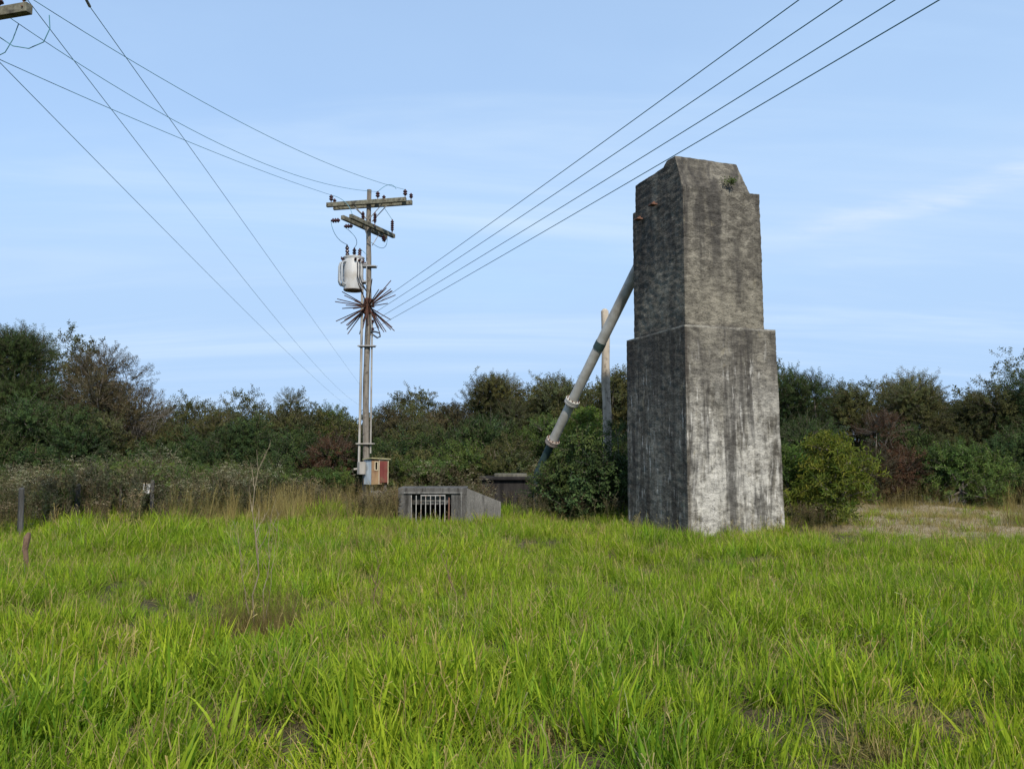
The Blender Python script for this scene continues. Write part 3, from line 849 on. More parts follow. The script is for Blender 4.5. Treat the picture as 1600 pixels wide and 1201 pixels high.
for i, (u, lab) in enumerate(((1225, 'topmost of four parallel lines rising from the spiked pole to the upper right'),
                              (1290, 'second from top of four parallel lines rising from the spiked pole to the right'),
                              (1368, 'third from top of four parallel lines rising from the spiked pole to the right'),
                              (1433, 'lowest of four parallel lines rising from the spiked pole, passing above the pillar'))):
    s0 = rackpts[i]
    hgt = s0.z
    e0 = at(u, 0, 6.6); k = (hgt - .06 - EYE) / (e0.z - EYE)
    e = at(u, 0, 6.6 * k)
    d_ = e - s0
    wire(sag(s0, s0 + d_ * 1.9, .10, 40), lab, G3, .0054)

# ------------------------------------------------------------------ culvert headwall with bars
q0 = at(622, 762, 17.5); q1 = at(729, 762, 17.5)
ZT = q0.z; CW = q1.x - q0.x
cul = thing('culvert_headwall', (q0.x, 17.5, 0), 'low grey concrete culvert mouth with white vertical bars, sunk in the grass', 'culvert', rz=R(1.0))
b = MB()
o0, o1 = .30, CW - .34                      # opening
zo = ZT - .14
b.box((CW / 2, .45, ZT - .05), (CW, .9, .10), bev=.012)
b.box((CW / 2, .06, ZT - .115), (CW - .02, .12, .05))
b.box((o0 / 2, .45, (ZT - .10) / 2 - .15), (o0, .88, ZT - .10 + .3), bev=.008)
b.box((o1 + (CW - o1) / 2, .45, (ZT - .10) / 2 - .15), (CW - o1, .88, ZT - .10 + .3), bev=.008)
b.build('headwall', M['conc'], cul)
b = MB(); b.box((CW / 2, .84, ZT / 2 - .2), (o1 - o0, .08, ZT + .1)); b.build('back_wall', M['black_void'], cul)  # near-black wall, the culvert's inner darkness put into its colour
b = MB(); b.box(((o0 + o1) / 2, .48, ZT - .26), (o1 - o0 - .002, .70, .22)); b.build('lintel', M['conc'], cul)
b = MB()
b.box((CW / 2 + .02, -.012, ZT - .105), (CW - .22, .03, .035)); b.box((CW - .115, -.012, ZT / 2 - .12), (.035, .03, ZT))
b.box((CW - .165, -.008, ZT / 2 - .12), (.018, .02, ZT - .12))
b.build('frame_strip', M['conc_light'], cul)
for i in range(8):
    x = .30 + .105 * i
    b = MB(); b.tube([(x, -.035, -.15), (x + .003 * (i % 3 - 1), -.035, zo - .02 - .005 * (i % 2))], .009, 6)
    b.build('bar', M['white_bar'], cul)
b = MB(); b.tube([(.29 + .105 * 2.0, -.035, zo - .025), (.31 + .105 * 7, -.035, zo - .025)], .010, 6); b.build('top_rail', M['white_bar'], cul)
b = MB(); b.box((o1 - .045, -.02, .24), (.028, .028, .60)); b.build('rusty_bar', M['rust'], cul)
# wing wall flaring off to the right, top sloping down
b = MB()
dw = Vector((.80, .60, 0)); nw = Vector((-.60, .80, 0)); LW = .95
P0 = Vector((CW, 0.0, 0))
vs = []
for (s, zt) in ((0, ZT - .005), (1, ZT - .34)):
    for w in (0, .16):
        c = P0 + dw * LW * s + nw * w
        vs += [(c.x, c.y, -.3), (c.x, c.y, zt)]
b.add(vs, [(0, 4, 5, 1), (2, 3, 7, 6), (1, 5, 7, 3), (0, 2, 6, 4), (4, 6, 7, 5), (0, 1, 3, 2)])
b.build('wing_wall', M['conc_light'], cul)

# dark tank with slab lid behind it
q0 = at(750, 746, 20.6); q1 = at(843, 746, 20.6)
tw = q1.x - q0.x
tk = thing('concrete_tank', (q0.x, 20.6, 0), 'low blackened concrete tank with a flat slab lid, behind the culvert', 'tank')
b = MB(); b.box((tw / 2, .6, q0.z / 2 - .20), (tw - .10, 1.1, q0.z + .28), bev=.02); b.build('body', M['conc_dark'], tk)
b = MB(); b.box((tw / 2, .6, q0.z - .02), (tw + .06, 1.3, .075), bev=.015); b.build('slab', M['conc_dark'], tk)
b = MB(); b.box((tw / 2 + .02, .55, q0.z + .055), (tw * .56, .8, .075), bev=.015); b.build('lid', M['conc_lid'], tk)

# ------------------------------------------------------------------ inclined pipe and the post behind it
pl = at(862, 692, 19.4)
# upper end meets the rear of the pillar
lv = Vector((-math.sin(PYAW), math.cos(PYAW), 0)); rv = Vector((math.cos(PYAW), math.sin(PYAW), 0))
ray = at(1003, 405, 10) - Vector((0, 0, EYE))
num = 2.18 - (0 - PX) * lv.x - (0 - PY) * lv.y
s_ = num / (ray.x * lv.x + ray.y * lv.y)
pu = Vector((0, 0, EYE)) + ray * s_
pd = (pu - pl).normalized(); PLn = (pu - pl).length
pipe = thing('inclined_pipe', pl, 'long off-white pipe slanting up from the bushes to the back of the pillar', 'pipe')
def pp(t): return pd * (PLn * t)
def pt_at(u):  # parameter where the pipe passes photo column u
    best = min(range(401), key=lambda i: abs(CU + F * ((pl + pp(i / 400)).x / ((pl + pp(i / 400)).y * CP + ((pl + pp(i / 400)).z - EYE) * SP)) - u))
    return best / 400
t1, t2 = pt_at(894), pt_at(937)
b = MB(); b.tube([pp(0), pp(t1 * .5), pp(t1)], [.113, .113, .113], 20); b.build('lower_section', M['pipe'], pipe, smooth=True)
b = MB(); b.tube([pp(t1 + .002), pp((t1 + t2) / 2), pp(t2)], [.115, .116, .117], 20); b.build('middle_section', M['pipe'], pipe, smooth=True)
b = MB(); b.tube([pp(t2), pp((1 + t2) / 2), pp(1)], [.119, .120, .121], 20); b.build('upper_section', M['pipe'], pipe, smooth=True)
b = MB(); b.tube([pp(t2 - .018), pp(t2 + .018)], .128, 20); b.build('band', M['teal_pipe'], pipe, smooth=True)
def flange(t_, mat):
    b = MB()
    c = pp(t_)
    b.lathe(c - pd * .075, pd, [(0, .12), (.005, .175), (.05, .175), (.055, .16), (.07, .16), (.075, .175), (.12, .175), (.125, .12)], 22)
    o = b.build('flange', mat, pipe, smooth=True)
    x = pd.orthogonal().normalized(); y = pd.cross(x)
    for k in range(10):
        a = 2 * math.pi * k / 10; r_ = (x * math.cos(a) + y * math.sin(a)) * .148
        q = MB(); q.tube([c + r_ - pd * .10, c + r_ + pd * .085], .015, 6)
        q.build('bolt', M['rust'], o)
flange(t1, M['pipe']); flange(0.012, M['rust_pale'])
b = MB()
e = at(840, 738, 19.9) - pl
b.tube([pp(-.002), pp(-.002) * .5 + e * .12, e * .45, e, e + Vector((-.02, .05, -.7))], [.105, .10, .095, .095, .095], 16); b.build('foot_section', M['teal_pipe'], pipe, smooth=True)

pb = at(950, 700, 20.6); ptp = at(945, 486, 20.6)
post = thing('wooden_post', (pb.x, 20.6, 0), 'bleached round wooden post standing behind the slanting pipe', 'post')
b = MB(); n = 16
b.tube([(((ptp.x - pb.x) * i / n) + .012 * math.sin(i), .01 * math.cos(i * 1.3), -.2 + (ptp.z + .2) * i / n) for i in range(n + 1)] + [(ptp.x - pb.x, 0, ptp.z + .05)],
       [.125 - .022 * i / n + .004 * math.sin(i * 1.9) for i in range(n + 1)] + [.055], 14)
b.build('shaft', M['pale_timber'], post, smooth=True)

# ------------------------------------------------------------------ fence posts at the left
FPX_ = []
fp = [(35, 762, 14.6, .050, 'thick dark fence post at the left edge, nearest of the row'),
      (121, 756, 17.4, .058, 'short grey fence post among weeds, second from the left'),
      (190, 752, 19.6, .032, 'thin grey stick post half hidden in weeds left of the white board'),
      (238, 750, 19.0, .050, 'fence post with a small white board nailed to its left side'),
      (282, 752, 21.4, .055, 'dark fence stub in dry grass just right of the white board'),
      (318, 748, 22.6, .050, 'farthest fence post of the row, thin and grey above dry grass')]
for i, (u, v, Y, r_, lab) in enumerate(fp):
    p = at(u, v, Y); FPX_.append((p.x, Y))
    o = thing('fence_post', (p.x, Y, 0), lab, 'fence post', 'fence posts in the weeds')
    o.rotation_euler = (R(random.Random(i).uniform(-2, 2)), R(random.Random(i + 9).uniform(-3, 3)), 0)
    b = MB(); b.tube([(0, 0, -.3), (.005, 0, p.z * .5), (0, .004, p.z - .02), (0, 0, p.z)], [r_ * 1.08, r_, r_ * .96, r_ * .7], 10); b.build('shaft', M['grey_timber'], o, smooth=False)
    if i == 3:
        b = MB(); b.box((-.12, -.03, p.z - .20), (.17, .02, .23), Euler((0, R(5), -.1)).to_matrix(), bev=.004)
        q = b.build('board', M['tin'], o); 
# rotten stake in the grass
p = at(43, 832, 10.0)
o = thing('wooden_stake', (p.x, 10.0, 0), 'short brown rotten stake poking out of the grass at lower left', 'stake')
b = MB(); b.tube([(0, 0, -.2), (.01, 0, .15), (-.02, 0, .32), (0, 0, p.z - .06), (.02, 0, p.z)], [.022, .026, .032, .042, .022], 9); b.build('stem', M['stump'], o)

# ------------------------------------------------------------------ trees and shrubs
def tint(rng, lo=.7, hi=1.3, warm=.12):
    k = rng.uniform(lo, hi); w = rng.uniform(-warm, warm)
    return (k * (1 + w), k, k * (1 - w))
def make_tree(name, x, y, h, w, leaf, label, cat='tree', seed=0, dens=1.0, low=0.12, sparse=0.0, depth=None, limbs=True, lsize=1.0, kind='round', lean=0.0, top_twigs=1.0, group=None, bark='bark'):
    rng = random.Random(seed * 7919 + 13)
    g = gz(x, y)
    root = thing(name, (x, y, g), label, cat, group)
    dpt = depth or w
    lobes = []
    nl = max(5, int(9 * (w * h) ** .5 / 2.6))
    for i in range(nl):
        for _ in range(20):
            a = rng.uniform(0, 2 * math.pi); rr = math.sqrt(rng.random()); zz = rng.uniform(low, 1)
            # crown profile: widest at 0.55 of the height
            prof = math.sin(math.pi * min(1, max(0.02, (zz * .80 + .16)))) ** .6
            cx, cy = math.cos(a) * rr * prof, math.sin(a) * rr * prof
            if all((cx - l[0]) ** 2 + (cy - l[1]) ** 2 + (zz - l[2]) ** 2 * 1.5 > .05 for l in lobes): break
        lobes.append((cx, cy, zz))
    tm = MB(); pts = []
    tw_ = 0.035 + .012 * h
    nst = 1 if h > 2.6 else 2
    fork = Vector((rng.uniform(-.1, .1) * w, rng.uniform(-.1, .1) * w, h * rng.uniform(.18, .30)))
    tm.tube([(0, 0, -.25), fork * .5 + Vector((rng.uniform(-.05, .05), 0, 0)), fork], [tw_ * 1.25, tw_, tw_ * .85], 8)
    for (cx, cy, zz) in lobes:
        rl = rng.uniform(.20, .32) * min(w, h * 1.1) * (1 - .25 * zz)
        c = Vector((cx * (w / 2 - rl * .6) + lean * zz * w, cy * (dpt / 2 - rl * .6), max(rl * .5, zz * (h - rl * 1.0))))
        # limb
        mid = fork.lerp(c, .55) + Vector((rng.uniform(-.12, .12) * w, rng.uniform(-.1, .1) * w, -.06 * h * rng.random()))
        pl_ = [fork * (1 - t_) ** 2 + mid * 2 * t_ * (1 - t_) + c * t_ * t_ for t_ in (0, .25, .5, .75, 1)]
        tm.tube(pl_, [tw_ * .6, tw_ * .5, tw_ * .4, tw_ * .28, tw_ * .12], 6)
        ct = tint(rng, .72, 1.28, .10)
        n = int(235 * dens * (rl / .7) ** 2)
        for _ in range(n):
            d = Vector((rng.gauss(0, 1), rng.gauss(0, 1), rng.gauss(.25, 1))).normalized()
            rad = rl * (rng.random() ** .45) * rng.uniform(.85, 1.18)
            q = c + Vector((d.x, d.y, d.z * .85)) * rad
            if q.z < .05: continue
            if sparse and noise.noise(q * 1.7 + Vector((seed, 0, 0))) < sparse - .35: continue
            dd = (d + Vector((rng.uniform(-.6, .6), rng.uniform(-.6, .6), rng.uniform(-.1, .7)))).normalized()
            k = rng.uniform(.75, 1.25) * lsize
            tt = tint(rng, .75, 1.25, .08)
            pts.append((tuple(q), aim(dd, rng.random() * 6.28), (k, k, k), tuple(a * b_ for a, b_ in zip(ct, tt)), rng.randrange(3)))
        # a few branch tips reaching beyond each lobe
        for _ in range(int(rng.randint(3, 6) * top_twigs)):
            d = Vector((rng.gauss(0, .8), rng.gauss(0, .8), abs(rng.gauss(.7, .5)))).normalized()
            e = c + d * rl * rng.uniform(1.02, 1.32)
            tm.tube([c + d * rl * .3, c + d * rl * .8 + Vector((rng.uniform(-.06, .06), 0, .03)), e], [.012, .009, .004], 4, cap=False)
            for s in (.66, .78, .90, .98):
                qq = c.lerp(e, s)
                k = rng.uniform(.5, .85) * lsize
                pts.append((tuple(qq), aim((d + Vector((rng.uniform(-.9, .9), rng.uniform(-.9, .9), rng.uniform(-.2, .5)))).normalized(), rng.random() * 6), (k, k, k), tint(rng, .7, 1.2), rng.randrange(3)))
    tm.build('trunk', M[bark], root, smooth=True)
    pr = random.Random(seed + 5)
    if kind == 'lance':
        protos = [spray(pr, .30, 14, .13, .028, .75, .12, .004, .45) for _ in range(3)]
    elif kind == 'fine':
        protos = [spray(pr, .42, 24, .055, .020, 1.0, .1, .004, .3) for _ in range(3)]
    elif kind == 'broad':
        protos = [spray(pr, .30, 13, .085, .045, .9, .1, .004, .2) for _ in range(3)]
    else:
        protos = [spray(pr, .38, 20, .07, .030, 1.0, .1, .004, .25) for _ in range(3)]
    tag(scatter('crown', protos, [L[leaf], L['twig']], pts, root), kind='stuff')
    return root
def tree_px(u, vtop, Y, wpx, leaf, label, name='tree', cat='tree', **kw):
    p = at(u, vtop, Y)
    make_tree(name, p.x, Y, p.z - 0.18, wpx / F * Y, leaf, label, cat, **kw)

T = [  # photo column of the crown centre, its top, metres ahead, width in photo pixels
 (0, 492, 25.5, 210, 'dark', 'tall dark tree cut by the left edge, highest crown on the left', dict(dens=1.1, seed=1, kind='fine')),
 (150, 532, 26.5, 200, 'brown', 'airy tree with open limbs and sky showing through, upper left', dict(dens=.75, seed=2, kind='fine', low=.42, sparse=.24, lean=.10, top_twigs=1.6)),
 (75, 600, 24.5, 200, 'dark', 'dense dark tree in front of the airy tree at far left', dict(seed=3, dens=1.1, low=.05)),
 (165, 640, 25.0, 130, 'olive', 'low olive shrub tree below the right side of the airy tree', dict(seed=4, low=.05)),
 (262, 650, 27.0, 110, 'olive', 'small olive tree beside the bare twiggy bush', dict(seed=5, low=.05)),
 (335, 610, 28.5, 140, 'olive', 'olive tree with thin twigs on top, third crown group from the left', dict(seed=6, kind='fine', top_twigs=1.8)),
 (390, 645, 26.0, 130, 'dark', 'dark green rounded tree left of the red-leaved shrub', dict(seed=7, low=.04, dens=1.1)),
 (458, 606, 30.0, 110, 'olive', 'twiggy topped olive tree halfway between left edge and pole', dict(seed=8, kind='fine', top_twigs=1.6)),
 (520, 629, 31.0, 110, 'green', 'rounded lighter green tree just left of the pole', dict(seed=9)),
 (462, 668, 26.5, 110, 'dark', 'dark tree in the low gap left of the pole', dict(seed=10, low=.04)),
 (612, 628, 30.0, 100, 'brown', 'brownish tree directly right of the pole', dict(seed=11)),
 (690, 612, 29.0, 130, 'brown', 'brown-green tree midway between pole and slanting pipe', dict(seed=12)),
 (655, 650, 26.5, 120, 'olive', 'lower olive tree in front, between pole and slanting pipe', dict(seed=13, low=.04)),
 (775, 583, 29.5, 130, 'olive', 'tall olive tree left of the slanting pipe, highest but one', dict(seed=14, kind='fine', top_twigs=1.5)),
 (872, 569, 29.0, 140, 'olive', 'highest crown behind the slanting pipe', dict(seed=15, top_twigs=1.4)),
 (965, 571, 28.0, 130, 'olive', 'olive tree touching the left side of the pillar, behind the post', dict(seed=16)),
 (765, 640, 26.0, 150, 'dark', 'dark green tree above the tank, left of the slanting pipe', dict(seed=17, low=.04)),
 (845, 636, 25.5, 120, 'green', 'mid green tree just behind the lower part of the slanting pipe', dict(seed=18, low=.04)),
 (1245, 551, 27.0, 150, 'dark', 'dark twiggy tree rising just right of the pillar', dict(seed=19, dens=1.15, top_twigs=1.6, kind='fine')),
 (1330, 592, 28.0, 120, 'olive', 'lower olive tree in the dip right of the pillar', dict(seed=20)),
 (1425, 572, 26.0, 160, 'olive', 'broad olive tree third from the pillar on the right', dict(seed=21, top_twigs=1.5, kind='fine')),
 (1520, 574, 25.5, 150, 'olive', 'broad dull olive tree near the right edge', dict(seed=22, top_twigs=1.4)),
 (1612, 553, 25.0, 150, 'dark', 'tree cut by the right edge, tallest there', dict(seed=23)),
 (1430, 650, 24.0, 130, 'dark', 'dark green tree behind the grey dead branches at right', dict(seed=24, low=.04, dens=1.1)),
 (1580, 640, 23.6, 140, 'dark', 'low dark tree at right edge beside the dry clearing', dict(seed=25, low=.04)),
]
for (u, v, Y, w, leaf, lab, kw) in T:
    tree_px(u, v, Y, w, leaf, lab, name='scrub_tree', cat='tree', **kw)
SH = [
 (528, 652, 25.0, 105, 'red', 'russet red-leaved shrub left of the pole', dict(seed=31, low=.08, kind='fine')),
 (645, 690, 23.0, 120, 'olive', 'olive shrub right of the pole cabinet', dict(seed=32, low=.03)),
 (720, 676, 22.8, 130, 'green', 'grey-green shrub behind the culvert', dict(seed=33, low=.03)),
 (800, 668, 22.6, 120, 'olive', 'olive shrub directly behind the tank', dict(seed=34, low=.03)),
 (912, 632, 22.0, 130, 'bright', 'fresh green broad-leaved shrub between slanting pipe and post', dict(seed=35, low=.05, kind='broad', dens=1.0)),
 (975, 655, 21.4, 70, 'bright', 'narrow green shrub between post and pillar', dict(seed=36, low=.05, kind='broad')),
 (925, 655, 18.6, 165, 'dark', 'dark leafy bush against the left foot of the pillar', dict(seed=37, low=.02, kind='broad', dens=1.2)),
 (874, 722, 19.0, 90, 'dark', 'low bush right of the tank, under the pipe end', dict(seed=38, low=.02)),
 (1280, 642, 16.9, 140, 'willow', 'yellow-green narrow-leaved shrub right of the pillar', dict(seed=57, low=.10, kind='lance', dens=.6, top_twigs=2.0)),
 (968, 650, 19.7, 80, 'dark', 'dark upright shrub filling the gap between the wooden post and the pillar', dict(seed=58, low=.03, dens=1.2)),
 (1250, 690, 18.6, 110, 'green', 'darker green narrow-leaved shrub hugging the right side of the pillar', dict(seed=40, low=.04, kind='lance', dens=.9)),
 (1368, 632, 23.5, 110, 'red', 'russet shrub right of the yellow-green shrub', dict(seed=41, low=.12, kind='fine')),
 (1370, 700, 22.6, 90, 'brown', 'small brownish shrub at the edge of the dry clearing', dict(seed=42, low=.05, kind='fine')),
 (1500, 675, 22.4, 150, 'green', 'wide green shrub at the back of the dry clearing', dict(seed=43, low=.03)),
 (430, 706, 24.0, 150, 'dark', 'low dark bush in front of the rounded dark tree', dict(seed=44, low=.02)),
 (300, 690, 24.6, 130, 'green', 'low green bush behind the white-boarded post', dict(seed=45, low=.02)),
]
for (u, v, Y, w, leaf, lab, kw) in SH:
    tree_px(u, v, Y, w, leaf, lab, name='shrub', cat='shrub', **kw)

def bare_bush(u, vtop, Y, wpx, label, seed, fall=False):
    rng = random.Random(seed)
    p = at(u, vtop, Y); h = p.z; w = wpx / F * Y
    o = thing('bare_bush', (p.x, Y, 0), label, 'bush')
    b = MB()
    def grow(a, d, l, r_, k):
        e = a + d * l
        m = a.lerp(e, .5) + Vector((rng.uniform(-.1, .1), rng.uniform(-.1, .1), rng.uniform(-.05, .05))) * l
        b.tube([a, m, e], [r_, r_ * .8, r_ * .6], 5, cap=False)
        if k > 0:
            for _ in range(rng.randint(2, 4)):
                s = rng.uniform(.4, 1)
                nd = (d + Vector((rng.uniform(-.8, .8), rng.uniform(-.8, .8), rng.uniform(-.35 if not fall else -.7, .4)))).normalized()
                grow(a.lerp(e, s), nd, l * rng.uniform(.5, .75), r_ * .6, k - 1)
    for i in range(7):
        d = Vector((rng.uniform(-1, 1) * w / h * .6, rng.uniform(-.4, .4), 1.0 if not fall else rng.uniform(.1, .8))).normalized()
        grow(Vector((rng.uniform(-.2, .2) * w, rng.uniform(-.1, .1), -.1 + (h * .45 if not fall else 0))), d, h * rng.uniform(.24, .36), .0042 * h + .002, 4)
    if not fall:
        for i in range(3): b.tube([(rng.uniform(-.2, .2) * w, 0, -.2), (rng.uniform(-.15, .15) * w, 0, h * .5)], [.03, .012], 6)
    b.build('branches', M['bare_twig'], o)
bare_bush(214, 630, 26.6, 80, 'bare pale twiggy bush against the sky, right of the airy tree', 3)
bare_bush(1462, 730, 21.8, 130, 'tangle of grey dead branches at the back of the dry clearing', 5, True)

# continuous scrub that reads as one mass: behind, between and out to both sides
def mass(name, leaf, regions, seed, dens, lsize=1.15, kinds=None):
    rng = random.Random(seed); pts = []
    for (x0, x1, y0, y1, z0, z1, n) in regions:
        for _ in range(int(n * dens)):
            x, y = rng.uniform(x0, x1), rng.uniform(y0, y1)
            top = z1 * (.72 + .42 * noise.noise(Vector((x * .35, y * .35, seed))) + .18 * noise.noise(Vector((x * 1.3, y * 1.3, seed))))
            z = z0 + (top - z0) * rng.random() ** .55
            if z < 0: continue
            d = Vector((rng.gauss(0, .7), rng.gauss(-.3, .7), abs(rng.gauss(.5, .5)))).normalized()
            k = rng.uniform(.8, 1.3) * lsize
            c = .8 + .5 * noise.noise(Vector((x * .8, z * .8, y * .8)))
            tt = tint(rng, .75 * c + .1, 1.2 * c + .1, .15)
            pts.append(((x, y, z), aim(d, rng.random() * 6), (k, k, k), tt, rng.randrange(3)))
    pr = random.Random(seed)
    o = scatter(name, [spray(pr, .40, 20, .075, .033, 1.0, .1, .004, .25) for _ in range(3)], [L[leaf], L['twig']], pts)
    tag(o, kind='stuff'); return o
mass('scrub', 'olive', [(-36, -15.5, 28, 33, 0, 6.4, 9500), (-15.5, -1.5, 29.5, 34, 0, 3.9, 8000), (-1.5, 6, 29.5, 34, 0, 5.0, 6000), (6, 10, 29, 33, 0, 5.2, 3000), (10, 13, 29, 33, 0, 4.2, 2200), (13, 36, 27, 31, 0, 4.9, 10000)], 21, 1.0)
mass('undergrowth', 'dark', [(-14, 9, 24.5, 28, 0, 2.3, 8500), (8, 20, 24, 26, 0, 1.7, 3000), (-24, -13, 22.5, 25, 0, 1.8, 2600), (1.2, 3.0, 19.4, 21.2, 0, 1.2, 900)], 22, 1.0)
mass('brambles', 'green', [(-19, -7.5, 19.5, 22.5, 0, 1.45, 2600), (-7.5, -4.6, 21.4, 22.8, 0, 1.2, 900), (-3.4, 0.4, 21.8, 23, 0, 1.5, 1500), (-18, -9.6, 17.2, 19.5, 0, .75, 900)], 25, 1.0, .8)

# ------------------------------------------------------------------ grass and weeds
def tuft(rng, n, hgt, wid, rad, lean=.5, bend=.8, seg=4, dry=0.0, seed_stalk=0):
    v = []; f = []; m = []; h = []
    for i in range(n):
        a = rng.uniform(0, 6.283); r_ = rad * math.sqrt(rng.random())
        b = Vector((math.cos(a) * r_, math.sin(a) * r_, -.02))
        az = a + rng.uniform(-1.2, 1.2)
        out = Vector((math.cos(az), math.sin(az), 0)); side = Vector((-out.y, out.x, 0))
        side = (side + out * rng.uniform(-.8, .8)).normalized()
        L_ = hgt * rng.uniform(.5, 1.1); w = wid * rng.uniform(.6, 1.25)
        th = abs(rng.gauss(0, lean)); bd = abs(rng.gauss(bend, .45)) / seg
        if rng.random() < .12: bd *= 2.2
        mi = 1 if rng.random() < dry else 0
        o = len(v); p = b
        for s in range(seg + 1):
            t_ = s / seg
            ww = w * (0.55 + 1.1 * t_ if t_ < .4 else 1.0) * (1 - max(0, t_ - .4) / .6) ** .75
            d = out * math.sin(th) + Vector((0, 0, math.cos(th)))
            if s < seg:
                v += [tuple(p - side * ww / 2), tuple(p + side * ww / 2)]; h += [t_, t_]
            else:
                v.append(tuple(p)); h.append(1.0)
            p = p + d * (L_ / seg); th += bd * (0.5 + t_)
        for s in range(seg - 1):
            f.append((o + 2 * s, o + 2 * s + 1, o + 2 * s + 3, o + 2 * s + 2)); m.append(mi)
        f.append((o + 2 * seg - 2, o + 2 * seg - 1, o + 2 * seg)); m.append(mi)
    for i in range(seed_stalk):
        a = rng.uniform(0, 6.283); th = rng.uniform(0, .35); d = Vector((math.cos(a) * math.sin(th), math.sin(a) * math.sin(th), math.cos(th)))
        L_ = hgt * rng.uniform(1.0, 1.5); s = d.orthogonal().normalized() * .002
        o = len(v); v += [tuple(-s), tuple(s), tuple(d * L_ + s), tuple(d * L_ - s)]; h += [.5] * 4; f.append((o, o + 1, o + 2, o + 3)); m.append(1)
        for k in range(5):
            p = d * L_ * rng.uniform(.72, 1.0); q = p + Vector((rng.uniform(-.06, .06), rng.uniform(-.06, .06), rng.uniform(0, .06)))
            o = len(v); e = Vector((.003, .001, 0)); v += [tuple(p), tuple(q + e), tuple(q - e)]; h += [.5] * 3; f.append((o, o + 1, o + 2)); m.append(1)
    return v, f, m, h

lv2 = Vector((-math.sin(PYAW), math.cos(PYAW))); rv2 = Vector((math.cos(PYAW), math.sin(PYAW)))
CULX = cul.location.x
def blocked(x, y):
    d = Vector((x - PX, y - PY)); a, b_ = d.dot(rv2), d.dot(lv2)
    if -.05 < a < 2.2 and -.05 < b_ < 2.3: return True
    if CULX - .02 < x < CULX + 1.62 and 17.44 < y < 18.5: return True
    if CULX + CW - .05 < x < CULX + CW + .9 and 17.5 < y < 18.3: return True
    if abs(x - cab.location.x - .1) < .6 and abs(y - cab.location.y - .4) < .6: return True
    return False
BARE = [(2.55, 6.1, .60, .36), (-1.5, 4.55, .5, .30), (2.35, 4.55, .5, .30), (-2.15, 6.75, .5, .32), (3.55, 6.6, .30, .18), (.15, 4.3, .22, .14), (1.85, 4.1, .2, .14), (-.9, 5.7, .2, .12), (0.6, 8.2, .25, .16)]
def bare(x, y):
    s = 0
    for (bx, by, rx, ry) in BARE:
        q = ((x - bx) / rx) ** 2 + ((y - by) / ry) ** 2
        q *= 1.5 + .9 * noise.noise(Vector((x * 4, y * 4, 1)))
        s = max(s, 1 - q)
    return s
def N2(x, y, s, z=0.0): return noise.noise(Vector((x * s, y * s, z)))
FPX = FPX_
def near_post(x, y):
    return any(py - 4.5 < y < py + .15 and abs(x - px * y / py) < .17 for (px, py) in FPX)
def dryedge(x, y):
    """0 = lush grass, 1 = the dry or weedy edge of the field"""
    if x > 5.6:
        lim = 14.0 + .7 * N2(x, y, .9)
        return min(1, max(0, (y - lim) / .9))
    if x < -2.6:
        lim = 17.4 + 1.5 * N2(x, y, .5) + (-.9 if x < -6 else .8) + max(0, (-6 - x)) * -.35
        return min(1, max(0, (y - lim) / 1.8))
    lim = 19.0
    return min(1, max(0, (y - lim) / 1.5))
